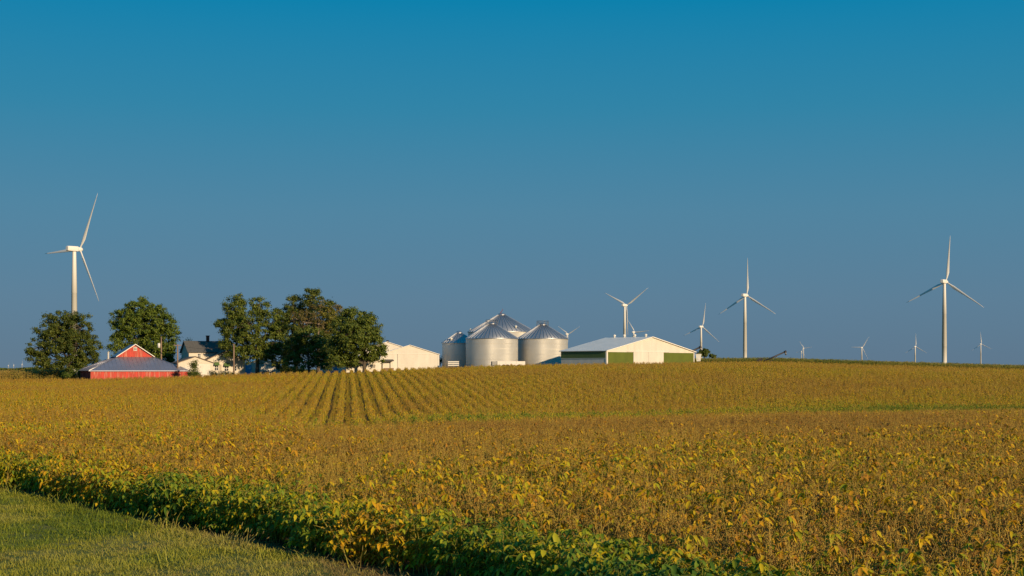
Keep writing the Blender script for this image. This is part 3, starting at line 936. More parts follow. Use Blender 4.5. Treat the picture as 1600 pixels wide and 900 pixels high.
# ---- machine garage in the shade of the maples
def shade_garage():
    D = 345; k = D / FPX
    r = site('garage', 409, D, 6.0, 586)
    z = lambda py: (586 - py) * k
    gable_shell(r, 56 * k, 9, z(569), z(561), M['white_siding'], M['white_roof'], 0.3)
    MB().box(-26 * k, -16 * k, -0.07, 0, -0.3, z(570.3)).build('sliding_door', M['blue_door'], r)['label'] = 'bright blue sliding door'
    for a, b in ((-1.5, 15), (17, 24.5)):
        MB().box(a * k, b * k, -0.05, 0, -0.3, z(571.5)).build('overhead_door', M['white_siding'], r)
        MB().box(a * k, b * k, -0.09, 0, z(571.4), z(570.7)).build('door_header', M['galv_dark'], r)
    tag(r, 'pale garage with a blue sliding door in the shade under the maples', 'garage')
shade_garage()

def implement():
    D = 338; k = D / FPX
    r = site('row_planter', 418, D, 4.0, 586)
    MB().box(-9 * k, 9 * k, 0.3, 0.5, 0.7, 0.9).build('toolbar', M['dark_steel'], r)
    for i in range(6):
        x = (-8 + i * 3.2) * k
        u = MB().tube([(x - 0.1, 0.4, 0.42), (x + 0.1, 0.4, 0.42)], 0.4, 12)
        u = u.build('row_unit', M['rubber'], r)
        h = MB(); h.prism([(x - 0.13, 0.85), (x + 0.13, 0.85), (x + 0.2, 1.25), (x - 0.2, 1.25)], 0.25, 0.6)
        h.build('seed_hopper', M['hopper_white'], r)
    tag(r, 'dark row planter with pale seed hoppers parked before the overhead doors', 'planter')
implement()

# ---- white sheds
def white_sheds():
    D = 298; k = D / FPX
    r = site('shed', 640.5, D, 4.0, 578)
    z = lambda py: (578 - py) * k
    w = 90 * k
    gable_shell(r, w, 18, z(553.7), z(539.6), M['white_siding'], M['white_roof'], 0.25, 0.1)
    MB().box(-w / 2, w / 2, -0.05, 0, z(553.4), z(552.6)).build('band_trim', M['white_trim'], r)
    MB().box(-19.5 * k, -19.0 * k, -0.04, 0, -0.4, z(553.4)).build('door_track', M['galv_dark'], r)
    for s in (-1, 1):
        MB().box(s * w / 2 - 0.12, s * w / 2 + 0.12, -0.06, 0.1, -0.4, z(553.8)).build('corner_trim', M['white_trim'], r)
    tag(r, 'broad plain white gabled metal shed standing next to the shaded grain bin', 'shed')
    # porch-like lean-to on its left front, as a thing of its own
    D2 = 295; k2 = D2 / FPX
    p = site('lean_to', 607.5, D2, 4.0, 579)
    z2 = lambda py: (579 - py) * k2
    MB().slab([(-10 * k2, -0.5, z2(563.5)), (8 * k2, -0.5, z2(563.3)), (8 * k2, 2.6, z2(561.2)), (-10 * k2, 2.6, z2(561.4))], 0.14).build('roof', M['shingle'], p)
    MB().box(-9 * k2, 7 * k2, 1.0, 2.4, -0.4, z2(564)).build('wall', M['white_siding'], p)
    for x in (-9, 8):
        MB().box(x * k2 - 0.06, x * k2 + 0.06, -0.4, -0.28, -0.4, z2(563.6)).build('post', M['white_trim'], p)
    MB().box(-9 * k2, 8 * k2, -0.36, -0.3, -0.3, z2(575)).build('skirt_board', M['pole_wood'], p)
    tag(p, 'small dark roofed lean-to porch against the broad white shed', 'lean-to')
    D3 = 322; k3 = D3 / FPX
    q = site('shed', 605, D3, 4.0, 580)
    z3 = lambda py: (580 - py) * k3
    gable_shell(q, 92 * k3, 20, z3(549), z3(534.5), M['white_siding'], M['white_roof'], 0.25, 0.1)
    MB().tube([(0.2, 1.5, z3(536)), (0.2, 1.5, z3(531.5))], 0.28, 10).build('vent_pipe', M['dark_steel'], q)
    tag(q, 'tallest white shed with a dark vent pipe, rising behind the rightmost tree', 'shed')
    D4 = 292; k4 = D4 / FPX
    a = site('shed', 568.5, D4, 12.0, 582)
    z4 = lambda py: (582 - py) * k4
    gable_shell(a, 56 * k4, 8, z4(563.2), z4(555.6), M['cream_siding'], M['white_roof'], 0.2, 0.1)
    MB().box(18 * k4, 27 * k4, -0.05, 0, -0.4, z4(566)).build('door', M['white_siding'], a)
    tag(a, 'low cream shed standing directly behind the trunk of the rightmost tree', 'shed')
    D5 = 346; k5 = D5 / FPX
    b = site('shed', 522, D5, 6.0, 583)
    z5 = lambda py: (583 - py) * k5
    gable_shell(b, 36 * k5, 9, z5(566), z5(560), M['galv'], M['galv_roof'], 0.2, 0.1)
    MB().box(-10 * k5, 6 * k5, -0.05, 0, -0.4, z5(568)).build('door', M['blue_door'], b)
    tag(b, 'dim blue-grey metal shed deep in the shade between the trees', 'shed')
white_sheds()

# ---- grain bins
def bin_vent(root, r0, zr, ang, size=0.35):
    v = MB()
    x, y = r0 * math.cos(ang), r0 * math.sin(ang)
    v.lathe([(size * 0.6, zr - 0.3), (size * 0.6, zr + size * 0.7), (size, zr + size * 0.8), (size * 0.9, zr + size * 1.3), (0.02, zr + size * 1.7)], 10, x, y)
    v.build('roof_vent', M['white_steel'], root)

def grain_bin(px, D, rpx, eave_py, peak_py, base_py, label, vents=(), ribs=36, cap=0.9, ladder=None):
    k = D / FPX
    r = site('grain_bin', px, D, 0, base_py)
    z = lambda py: (base_py - py) * k
    rad = rpx * k; ze = z(eave_py); zp = z(peak_py)
    MB().lathe([(rad, -0.5), (rad, ze)], 72).build('wall', M['galv'], r)
    # bolted rings standing slightly proud
    rg = MB(); hgt = 0.0; i = 0
    while hgt < ze - 0.3:
        rg.lathe([(rad, hgt - 0.03), (rad + 0.022, hgt - 0.02), (rad + 0.022, hgt + 0.02), (rad, hgt + 0.03)], 72)
        hgt += 1.12
    rg.build('ring_seams', M['galv'], r)
    cr = cap
    rf = MB().lathe([(rad + 0.16, ze - 0.10), (rad + 0.18, ze - 0.02), (cr, zp - 0.15)], 72, smooth=True)
    rf = rf.build('roof', M['galv_roof'], r)
    rb = MB()
    for i in range(ribs):
        t = 2 * math.pi * (i + 0.3) / ribs
        c, s = math.cos(t), math.sin(t)
        wv = 0.07
        def P(rr, zz, w): return (rr * c - w * s, rr * s + w * c, zz)
        a0 = rad + 0.17; a1 = cr * 0.98
        rb.add([P(a0, ze - 0.02, -wv), P(a0, ze - 0.02, wv), P(a1, zp - 0.15, wv * 0.7), P(a1, zp - 0.15, -wv * 0.7), P(a0, ze + 0.13, 0), P(a1, zp + 0.0, 0)], [(0, 4, 5, 3), (4, 1, 2, 5), (0, 1, 4)], 0)
    rb.build('roof_ribs', M['galv_roof'], rf)
    MB().lathe([(cr + 0.06, zp - 0.22), (cr + 0.06, zp + 0.12), (cr * 0.55, zp + 0.32), (0.02, zp + 0.36)], 24).build('cap', M['galv_roof'], r)
    for (f, ang) in vents:
        rr = rad * f + cr * (1 - f)
        bin_vent(r, rr, ze + (zp - ze) * (1 - f), ang)
    if ladder is not None:
        ld = MB(); c, s = math.cos(ladder), math.sin(ladder)
        for w in (-0.22, 0.22):
            ld.tube([((rad + 0.18) * c - w * s, (rad + 0.18) * s + w * c, 0), ((rad + 0.18) * c - w * s, (rad + 0.18) * s + w * c, ze + 0.3)], 0.03, 4)
        for h in np.arange(0.3, ze, 0.4):
            ld.tube([((rad + 0.18) * c + 0.22 * s, (rad + 0.18) * s - 0.22 * c, h), ((rad + 0.18) * c - 0.22 * s, (rad + 0.18) * s + 0.22 * c, h)], 0.02, 4)
        ld.build('ladder', M['galv_dark'], r)
    tag(r, label, 'grain bin', 'galvanised grain bins in the farmyard')
    return r, rad, ze, zp

def bin_rail(r, rad, zp):
    m = MB()
    n = 10
    for i in range(n):
        t = 2 * math.pi * i / n
        m.tube([(rad * math.cos(t), rad * math.sin(t), zp - 0.3), (rad * math.cos(t), rad * math.sin(t), zp + 0.75)], 0.04, 4)
    for h in (0.35, 0.75):
        pts = [(rad * math.cos(2 * math.pi * i / 20), rad * math.sin(2 * math.pi * i / 20), zp + h) for i in range(21)]
        m.tube(pts, 0.035, 4, 0, False)
    m.build('guard_rail', M['galv_dark'], r)

g1, rad, ze, zp = grain_bin(768.6, 305, 40.8, 529.2, 505.5, 578, 'galvanised grain bin in front, between the shaded bin and the biggest one', ((0.62, 0.6),), 40, 0.8)
bin_rail(g1, 1.3, zp)
g2, rad, ze, zp = grain_bin(848, 311, 39.3, 529.4, 507, 578, 'rightmost galvanised grain bin, beside the green and white shed', (), 40, 0.8, None)
bin_rail(g2, 1.3, zp)
grain_bin(717.5, 313, 26.5, 536, 519.5, 579, 'smallest grain bin, mostly in shade, nearest the broad white shed', ((0.75, -2.2),), 28, 0.6, -1.0)
g4, rad, ze, zp = grain_bin(784, 335, 52.5, 519, 491.5, 580, 'biggest grain bin, standing behind the others with a red spout on top', ((0.93, 3.0), (0.80, -1.05), (0.93, -0.15)), 44, 0.9)
k = 335 / FPX
sp = MB().prism([(-6.5 * k, zp - 0.4), (-4.6 * k, zp - 0.35), (1.6 * k, zp + 1.05), (1.6 * k, zp + 1.45), (0.6 * k, zp + 1.0)], -0.35, 0.35)
sp.build('fill_spout', M['red_steel'], g4)

# ---- low white trailer and white board rack before the bins
def trailer():
    D = 292; k = D / FPX
    r = site('box_trailer', 795, D, 8.0, 576)
    z = lambda py: (576 - py) * k
    hl = 26 * k
    MB().box(-hl + 8 * k, hl, 0, 2.2, z(571), z(564.4)).build('body', M['white_trim'], r)
    MB().box(-hl, -hl + 8 * k - 0.04, 0.1, 2.1, z(571), z(564.8)).build('front_box', M['galv_dark'], r)
    fr = MB().box(-hl, hl, 0.3, 1.9, z(572), z(571) - 0.01); fr.build('chassis', M['dark_steel'], r)
    for x in (-8, -2, 16):
        MB().tube([(x * k, -0.02, 0.42), (x * k, 0.26, 0.42)], 0.45, 14).build('wheel', M['rubber'], r)
    for i in range(5):
        x = -hl + 8 * k + (i + 0.5) * (2 * hl - 8 * k) / 5
        MB().box(x - 0.04, x + 0.04, -0.04, 0, z(570.8), z(564.6)).build('stake', M['white_trim'], r)
    tag(r, 'long low white box trailer parked in front of the grain bins', 'trailer')
trailer()

def board_rack():
    D = 296; k = D / FPX
    r = site('board_fence', 708.5, D, 3.0, 577)
    z = lambda py: (577 - py) * k
    for py in (565.2, 567.9, 570.8):
        MB().box(-8.6 * k, 8.6 * k, -0.05, 0, z(py) - 0.11, z(py) + 0.11).build('board', M['white_trim'], r)
    for x in (-8, 0, 8):
        MB().box(x * k - 0.06, x * k + 0.06, 0.01, 0.13, -0.5, z(564.5)).build('post', M['pole_wood'], r)
    tag(r, 'short white three board fence panel before the shaded grain bin', 'fence')
board_rack()

# ---- green and white machine shed
def machine_shed():
    D = 286; k = D / FPX
    psi = 50.0
    r = site('machine_shed', 1018.5, D, psi, 573)
    z = lambda py: (573 - py) * k
    w = 136 * k / math.cos(R(psi)); d = 12.2
    h = w / 2
    ze, zp = z(549.2), z(527.0)
    low = -0.6
    core = MB().prism([(-h, low), (h, low), (h, ze), (0, zp), (-h, ze)], 0.06, d)
    core.build('wall', M['white_siding'], r)
    sl = (zp - ze) / h
    ov = 0.35
    for s in (-1, 1):
        ex = s * (h + ov); ez = ze - ov * sl + 0.14; pz = zp + 0.14
        if s < 0: q = [(ex, -ov, ez), (0, -ov, pz), (0, d + ov, pz), (ex, d + ov, ez)]
        else: q = [(0, -ov, pz), (ex, -ov, ez), (ex, d + ov, ez), (0, d + ov, pz)]
        MB().slab(q, 0.12).build('roof_slope', M['white_roof'], r)
    xa, xb = -h + 0.35, h - 0.2
    d0, d1 = -h + (991 - 951) / 136 * w, -h + (1036.5 - 951) / 136 * w
    zg = z(550.8)
    MB().box(xa, d0, 0.0, 0.06, low, zg).build('wall_panel', M['green_siding'], r)
    MB().box(d1, xb, 0.0, 0.06, low, zg).build('wall_panel', M['green_siding'], r)
    dm = (d0 + d1) / 2 - 0.1
    for a, b, y in ((d0 - 0.1, dm - 0.02, -0.08), (dm + 0.02, d1 + 0.1, -0.08)):
        MB().box(a, b, y, y + 0.05, low, z(550.2)).build('sliding_door', M['white_siding'], r)
    MB().box(d0 - 2, d1 + 2, -0.10, 0.05, z(550.1), z(549.5)).build('door_track', M['white_trim'], r)
    MB().box(-h - 0.04, -h + 0.35, -0.03, 0.3, low, ze - 0.05).build('corner_trim', M['white_trim'], r)
    MB().box(h - 0.2, h + 0.04, -0.03, 0.3, low, ze - 0.05).build('corner_trim', M['white_trim'], r)
    # left side: green with shade mixed into its colour above, white wainscot below
    MB().box(-h - 0.06, -h, 0.3, d, z(560), ze - 0.06).build('wall_panel', M['dark_green_siding'], r)
    MB().box(-h - 0.09, -h, 0.3, d, z(560.5), z(559.9)).build('band_trim', M['white_trim'], r)
    for i, f in enumerate((0.13, 0.37, 0.60, 0.82)):
        y = d * f; v = MB()
        v.lathe([(0.18, zp), (0.18, zp + 0.35), (0.32, zp + 0.4), (0.29, zp + 0.6), (0.02, zp + 0.75)], 12, 0, y)
        v.build('ridge_vent', M['white_steel'], r)
    tag(r, 'wide white roofed machine shed with green walls and white sliding doors', 'shed')
machine_shed()

def seed_tank():
    D = 296; k = D / FPX
    r = site('tank', 1091.5, D, 0, 571)
    z = lambda py: (571 - py) * k
    b = MB()
    w0, w1 = 3.0 * k, 4.4 * k
    zl, zh = z(564.5), z(554)
    b.add([(-w0, -w0, zl), (w0, -w0, zl), (w0, w0, zl), (-w0, w0, zl), (-w1, -w1, zh), (w1, -w1, zh), (w1, w1, zh), (-w1, w1, zh)], [(0, 3, 2, 1), (4, 5, 6, 7), (0, 1, 5, 4), (1, 2, 6, 5), (2, 3, 7, 6), (3, 0, 4, 7)])
    b.build('body', M['hopper_white'], r)
    MB().box(-w1 - 0.05, w1 + 0.05, -w1 - 0.05, w1 + 0.05, zh, zh + 0.12).build('lid', M['white_trim'], r)
    MB().box(-0.2, 0.2, -w0 - 0.1, -w0 - 0.02, z(562), z(558.5)).build('hatch', M['white_trim'], r)
    for sx in (-1, 1):
        for sy in (-1, 1):
            MB().box(sx * w0 * 0.8 - 0.05, sx * w0 * 0.8 + 0.05, sy * w0 * 0.8 - 0.05, sy * w0 * 0.8 + 0.05, -0.4, zl).build('leg', M['galv_dark'], r)
    tag(r, 'small tapered white tank at the end of the machine shed', 'tank')
seed_tank()

def auger(px0, py0, px1, py1, D, label, base_py, rad=0.16):
    k = D / FPX
    r = site('grain_auger', px0, D, 0, base_py)
    z = lambda py: (base_py - py) * k
    dx = (px1 - px0) * k
    a = Vector((-0.25 * dx, 0, z(py0) - 0.25 * (z(py1) - z(py0)))); b = Vector((dx, 1.0, z(py1)))
    MB().tube([a, b], rad, 10).build('tube', M['dark_steel'], r)
    d = (b - a).normalized()
    MB().tube([b - d * 0.2, b + d * 0.25], rad * 1.6, 10).build('head', M['dark_steel'], r)
    MB().tube([b, b + Vector((0.15, 0, -0.7))], [rad * 1.3, rad * 0.9], 8).build('spout', M['galv_dark'], r)
    mid = a.lerp(b, 0.45)
    fr = MB()
    for s in (-1, 1):
        fr.tube([mid, (mid.x - 0.6, mid.y + s * 1.1, 0.3)], 0.05, 5)
        fr.tube([a.lerp(b, 0.7), (mid.x - 0.6, mid.y + s * 1.1, 0.3)], 0.04, 5)
    fr.build('undercarriage', M['dark_steel'], r)
    for s in (-1, 1):
        MB().tube([(mid.x - 0.6, mid.y + s * 1.1 - 0.1, 0.3), (mid.x - 0.6, mid.y + s * 1.1 + 0.1, 0.3)], 0.35, 12).build('wheel', M['rubber'], r)
    tag(r, label, 'auger', 'grain augers raised above the crop')
auger(1199, 562, 1226.5, 549.6, 300, 'long dark grain auger slanting up out of the soybeans on the skyline', 569)
auger(1078, 550, 1094, 542.4, 330, 'dark grain auger poking up behind the end of the machine shed', 572, 0.2)
d_ = site('hopper', 1188, 298, 0, 569)
MB().prism([(-0.9, 0.75), (0.35, 0.75), (0.75, 1.25), (-0.3, 1.25)], -0.5, 0.5).build('bin', M['dark_steel'], d_)
MB().box(-0.5, 0.1, -0.3, 0.3, -0.3, 0.75).build('stand', M['dark_steel'], d_)
tag(d_, 'small dark hopper at the foot of the skyline auger', 'hopper')

# ---- utility poles and wires
def pole(px, D, top_py, base_py, label, arm_py=None, can=None, rad=0.15):
    k = D / FPX
    r = site('utility_pole', px, D, 0, base_py)
    h = (base_py - top_py) * k
    MB().tube([(0, 0, -0.5), (0, 0, h)], [rad * 1.25, rad * 0.8], 10).build('post', M['pole_wood'], r)
    if arm_py:
        za = (base_py - arm_py) * k
        MB().box(-0.8, 0.8, -rad - 0.14, -rad - 0.02, za - 0.07, za + 0.07).build('crossarm', M['pole_wood'], r)
        for x in (-0.7, 0.7):
            MB().lathe([(0.05, za + 0.07), (0.07, za + 0.16), (0.03, za + 0.26)], 8, x, -rad - 0.08).build('insulator', M['galv_dark'], r)
    if can:
        zc = (base_py - can) * k
        MB().lathe([(0.02, zc - 0.5), (0.28, zc - 0.48), (0.30, zc + 0.42), (0.2, zc + 0.52), (0.02, zc + 0.55)], 14, -0.5, 0).build('transformer', M['white_steel'], r)
    tag(r, label, 'utility pole', 'wooden poles in the farmyard')
    return Vector(r.location) + Vector((0, 0, h - 0.1))
p1 = pole(252, 309, 526, 592, 'wooden pole with pale transformer drum in front of the bright green tree', None, 540)
p2 = pole(277.5, 304, 538, 590, 'wooden pole with short crossarm beside the cream garage', 539.5, None)
p3 = pole(365.4, 303, 537, 588, 'bare wooden pole standing before the farmhouse wing', None, None, 0.16)
def wire(a, b, sag, label):
    pts = [a.lerp(b, i / 14) - Vector((0, 0, sag * 4 * (i / 14) * (1 - i / 14))) for i in range(15)]
    o = MB().tube(pts, 0.018, 4, 0, False).build('power_line', M['dark_steel'])
    tag(o, label, 'wire', 'power lines in the farmyard')
wire(p1, p2, 0.5, 'thin dark wire between the transformer pole and the crossarm pole')
wire(p2, p3, 0.9, 'thin dark wire from the crossarm pole across the farmhouse front')

# ------------------------------------------------------------------ trees
def tree(name, label, trunk_px, base_py, D, lobes, leaf, seed, bark='bark', leaf_size=0.30, density=1.0, trunk_r=0.35, twiggy=0.0, depth=0.9, group=None, cat='tree', shape=1.0, multi=None):
    """lobes are (column, row, half-width, half-height) in photo pixels at the tree's distance"""
    rng = np.random.default_rng(seed); pr = random.Random(seed)
    k = D / FPX
    x0 = (trunk_px - 800) * k; z0 = zat(base_py, D)
    r = empty(name, (x0, D, z0))
    V = []; Fq = []; FM = []
    wood = MB()
    cz = np.mean([(base_py - l[1]) * k for l in lobes]); 
    low = min((base_py - l[1] - l[3] * 0.6) * k for l in lobes)
    fork = max(low, 0.8)
    wood.tube([(0, 0, -0.4), (0.05, 0, fork * 0.5), (0, 0, fork), (0.1 * trunk_r, 0, cz)], [trunk_r * 1.3, trunk_r, trunk_r * 0.85, trunk_r * 0.35], 9)
    for li, l in enumerate(lobes):
        lx, ly, rx, ry = l[:4]
        rx *= 1.07; ry *= 1.07
        mi = l[4] if len(l) > 4 else 0
        dens = l[5] if len(l) > 5 else 1.0
        c = np.array([(lx - trunk_px) * k, rng.uniform(-0.45, 0.45) * rx * k, (base_py - ly) * k])
        rad = np.array([rx * k, depth * (rx + ry) / 2 * k, ry * k])
        cv = Vector(c)
        st = Vector((0, 0, fork + (cz - fork) * rng.uniform(0, 0.7)))
        midp = st.lerp(cv, 0.5) + Vector((0, 0, -0.3))
        wood.tube([st, midp, cv], [trunk_r * 0.42, trunk_r * 0.28, trunk_r * 0.12], 6, 0, False)
        nc = max(5, int(math.pi * rx * ry / 34 * density * dens))
        for q in range(nc):
            d = rng.normal(size=3); d /= np.linalg.norm(d)
            rr = rng.uniform(0.35, 1.0) ** 0.6
            ctr = c + d * rad * rr
            if rng.random() < 0.30 + twiggy:
                wood.tube([cv, cv.lerp(Vector(ctr), 0.55) + Vector(rng.normal(0, 0.12, 3)), Vector(ctr)], [0.07, 0.045, 0.02], 4, 0, False)
            cl = rng.uniform(0.42, 0.80)
            nl = int(rng.integers(60, 100))
            P = ctr + rng.normal(0, 1, (nl, 3)) * cl * np.array([0.62, 0.62, 0.42])
            loc = (P - ctr) / cl
            nrm = d * 0.35 + loc * 0.9 + np.array([0, 0, 0.35]) + rng.normal(0, 0.5, (nl, 3))
            nrm /= np.linalg.norm(nrm, axis=1)[:, None]
            tng = np.cross(nrm, rng.normal(size=(nl, 3))); tng /= np.linalg.norm(tng, axis=1)[:, None] + 1e-9
            bit = np.cross(nrm, tng)
            sz = leaf_size * rng.uniform(0.6, 1.25, nl)[:, None]
            q4 = np.stack([P - tng * sz * 0.62, P - bit * sz * 0.40 + nrm * sz * 0.08, P + tng * sz * 0.62, P + bit * sz * 0.40 + nrm * sz * 0.08], 1)
            V.append(q4.reshape(-1, 3)); FM.append(np.full(nl, mi))
    V = np.vstack(V); FM = np.concatenate(FM)
    me = bpy.data.meshes.new('crown')
    nq = len(V) // 4
    me.vertices.add(nq * 4); me.vertices.foreach_set('co', V.astype(np.float32).ravel())
    me.loops.add(nq * 4); me.loops.foreach_set('vertex_index', np.arange(nq * 4, dtype=np.int32))
    me.polygons.add(nq); me.polygons.foreach_set('loop_start', np.arange(0, nq * 4, 4, dtype=np.int32)); me.polygons.foreach_set('loop_total', np.full(nq, 4, dtype=np.int32))
    for m in (leaf if isinstance(leaf, (list, tuple)) else [leaf]): me.materials.append(M[m])
    me.polygons.foreach_set('material_index', FM.astype(np.int32)); me.update(calc_edges=True)
    o = bpy.data.objects.new('crown', me); COL.objects.link(o); o.parent = r
    wood.build('trunk', M[bark], r)
    tag(r, label, cat, group)
    return r

FT = 'big shade trees of the farmstead'
tree('oak_tree', 'dark spreading oak at far left, in front of the largest wind turbine', 107, 592, 318,
     [(100, 505, 27, 18), (78, 514, 21, 17), (129, 512, 20, 22), (60, 543, 19, 17), (92, 535, 30, 24), (125, 540, 28, 24), (146, 545, 13, 17), (72, 566, 23, 11), (110, 560, 28, 18), (49, 550, 9, 7), (88, 572, 20, 7), (138, 562, 15, 9), (112, 494, 12, 9), (76, 498, 7, 6), (100, 524, 34, 26), (62, 562, 18, 12), (125, 566, 22, 12)],
     'leaf_dark', 1, density=0.85, trunk_r=0.42, group=FT)
tree('maple_tree', 'bright green rounded tree rising behind the red barn', 226, 590, 332,
     [(221, 486, 25, 19), (196, 500, 23, 21), (249, 502, 24, 22), (180, 517, 12, 18), (267, 520, 12, 20), (217, 524, 34, 26), (250, 545, 22, 24), (190, 543, 18, 20), (263, 548, 12, 16), (219, 472, 12, 7), (243, 484, 11, 10), (230, 556, 30, 18), (222, 508, 40, 30), (255, 562, 16, 12)],
     'leaf_fresh', 2, density=1.0, trunk_r=0.4, leaf_size=0.32, group=FT)
tree('maple_tree', 'twin topped tree leaning over the farmhouse roof', 402, 588, 316,
     [(368, 482, 18, 20), (406, 482, 17, 19), (374, 470, 9, 9), (351, 510, 12, 15), (386, 512, 30, 24), (424, 505, 14, 17), (344, 506, 7, 6), (364, 536, 19, 18), (398, 545, 30, 22), (428, 535, 16, 22), (420, 551, 18, 12), (380, 552, 16, 10), (432, 490, 8, 8), (438, 515, 10, 20), (372, 505, 18, 22), (355, 545, 9, 12)],
     'leaf_mid', 3, density=1.1, trunk_r=0.42, group=FT)
tree('maple_tree', 'tallest tree of the grove, dark crown at the back', 462, 588, 330,
     [(457, 476, 18, 18), (491, 467, 20, 15), (440, 497, 13, 18), (468, 500, 26, 24), (515, 480, 11, 14), (462, 535, 24, 24), (436, 520, 12, 16), (490, 459, 13, 8), (518, 540, 16, 30), (520, 560, 16, 15), (440, 560, 18, 16), (500, 500, 22, 26), (505, 535, 16, 26)],
     'leaf_dark', 4, density=1.1, trunk_r=0.45, group=FT)
tree('ash_tree', 'half bare thinning tree with yellow leaves amid the grove', 497, 588, 311,
     [(490, 492, 20, 20, 1, 0.30), (478, 505, 18, 16, 1, 0.5), (500, 478, 12, 10, 1, 0.5), (517, 497, 14, 24, 0, 1.1), (528, 486, 6, 14, 1, 0.7), (505, 510, 16, 16, 1, 0.4), (465, 500, 12, 14, 1, 0.35)],
     ['leaf_yellow', 'leaf_rust'], 5, bark='bark_grey', density=1.0, trunk_r=0.34, twiggy=0.65, leaf_size=0.26, group=FT)
tree('linden_tree', 'low rounded tree in front at the middle of the grove', 482, 586, 306,
     [(480, 525, 22, 16), (462, 542, 18, 20), (500, 542, 17, 20), (480, 552, 32, 22), (456, 562, 14, 14), (505, 562, 12, 13)],
     'leaf_mid', 6, density=1.05, trunk_r=0.3, leaf_size=0.27, group=FT)
tree('oak_tree', 'rightmost tree of the grove, with a clear trunk before the cream shed', 569, 584, 289,
     [(552, 502, 24, 18), (575, 513, 21, 20), (536, 520, 19, 22), (562, 532, 32, 24), (588, 540, 14, 18), (598, 546, 7, 8), (540, 548, 20, 16), (545, 488, 14, 7), (577, 496, 8, 6), (552, 563, 8, 7), (578, 558, 10, 8), (555, 520, 30, 26), (528, 540, 14, 18), (542, 562, 15, 9), (592, 556, 11, 9), (528, 560, 13, 12), (550, 561, 17, 9), (535, 566, 12, 8), (580, 556, 12, 8)],
     'leaf_mid', 7, density=1.0, trunk_r=0.40, leaf_size=0.29, group=FT)
tree('spruce_tree', 'dark evergreen tree behind the left end of the farmhouse', 291, 588, 350,
     [(295, 540, 4, 10), (292, 552, 7, 10), (290, 564, 10, 9), (290, 575, 11, 8)], 'needle', 8, density=1.6, trunk_r=0.2, leaf_size=0.24)
EV = 'shrubs around the farmyard'
tree('evergreen_shrub', 'pointed dark green shrub before the cream garage', 302.5, 592, 296,
     [(302, 575, 4, 8), (301, 582, 8, 8), (309, 585, 6, 5), (304, 570, 2, 5)], 'leaf_dark', 9, density=2.2, trunk_r=0.1, leaf_size=0.2, group=EV, cat='shrub')
tree('hedge', 'low clipped dark hedge along the farmhouse wing', 354, 590, 300,
     [(347, 584, 4, 3.5), (353, 584, 5, 3.5), (360, 584.5, 5, 3)], 'needle', 10, density=3, trunk_r=0.06, leaf_size=0.16, group=EV, cat='hedge')
tree('hedge', 'low dark shrub at the corner between garage and farmhouse', 333, 591, 300,
     [(331, 584, 4, 4), (336, 584.5, 4, 3.5)], 'needle', 11, density=3, trunk_r=0.06, leaf_size=0.16, group=EV, cat='shrub')
tree('shrub', 'yellow green bush at the foot of the rounded tree', 468, 589, 302,
     [(462, 578, 8, 5, 0), (472, 577, 8, 6, 0), (452, 576, 6, 7, 0)], 'leaf_yellow', 12, density=2, trunk_r=0.08, leaf_size=0.18, group=EV, cat='shrub')
tree('shrub', 'green bush growing against the shaded side wall of the red barn', 125, 597, 312,
     [(118, 584, 14, 7), (134, 586, 10, 6), (105, 586, 8, 5)], 'leaf_fresh', 13, density=1.8, trunk_r=0.08, leaf_size=0.2, group=EV, cat='shrub')
tree('shrub', 'brown brush added as the shade under the far left oak', 80, 597, 325,
     [(70, 585, 10, 6), (88, 585, 10, 6)], 'leaf_rust', 14, density=1.6, trunk_r=0.08, leaf_size=0.2, group=EV, cat='shrub')  # brown clumps added to stand for the oak's shadow on the corn
tree('shrub', 'shrubs in deep shade under the grove beside the blue shed', 440, 589, 322,
     [(440, 575, 8, 8), (449, 578, 7, 6), (512, 574, 8, 7)], 'leaf_dark', 15, density=1.6, trunk_r=0.08, leaf_size=0.2, group=EV, cat='shrub')
tree('tree', 'far dark round tree beyond the corn, beside the machine shed', 1101, 566, 640,
     [(1099, 551, 7, 6), (1104, 553, 5, 5), (1094, 554, 4, 4)], 'leaf_dark', 16, density=5, trunk_r=0.3, leaf_size=0.7)
tree('tree', 'tiny far tree beyond the corn, right of the round one', 1113, 566, 660,
     [(1113, 555, 3.2, 3.4), (1116, 557, 2, 2)], 'leaf_dark', 17, density=3.5, trunk_r=0.2, leaf_size=0.5)
tree('shrub', 'dry rusty weeds between the white shed and the shaded bin', 688.5, 578, 318,
     [(688, 568, 2.2, 6), (689, 562, 1.5, 4)], 'leaf_rust', 18, density=4, trunk_r=0.04, leaf_size=0.15, group=EV, cat='weeds')

# far woods on the horizon
def far_woods():
    rng = np.random.default_rng(91)
    V = []
    for (u0, u1, D, h) in ((-300, 260, 2600, 5.0), (20, 60, 2400, 7), (100, 175, 2300, 8), (-300, 900, 4200, 7)):
        k = D / FPX
        for i in range(int((u1 - u0) * 26)):
            x = (rng.uniform(u0, u1) - 800) * k
            hh = h * (0.35 + 0.9 * float(lattice_noise(x * 0.02, D, 4)))
            c = np.array([x, D + rng.uniform(0, 40), gz(x, D) + rng.uniform(0, hh)])
            t = rng.normal(size=3); t /= np.linalg.norm(t); b = np.cross(t, rng.normal(size=3)); b /= np.linalg.norm(b)
            s = rng.uniform(0.8, 1.8)
            V += [c - t * s, c - b * s, c + t * s, c + b * s]
    me = bpy.data.meshes.new('far_woods')
    me.from_pydata([tuple(v) for v in V], [], np.arange(len(V)).reshape(-1, 4).tolist())
    me.materials.append(M['leaf_dark'])
    o = bpy.data.objects.new('far_woods', me); COL.objects.link(o)
    tag(o, 'thin dark line of far woods on the horizon behind the barn', 'woods', None, 'stuff')
far_woods()

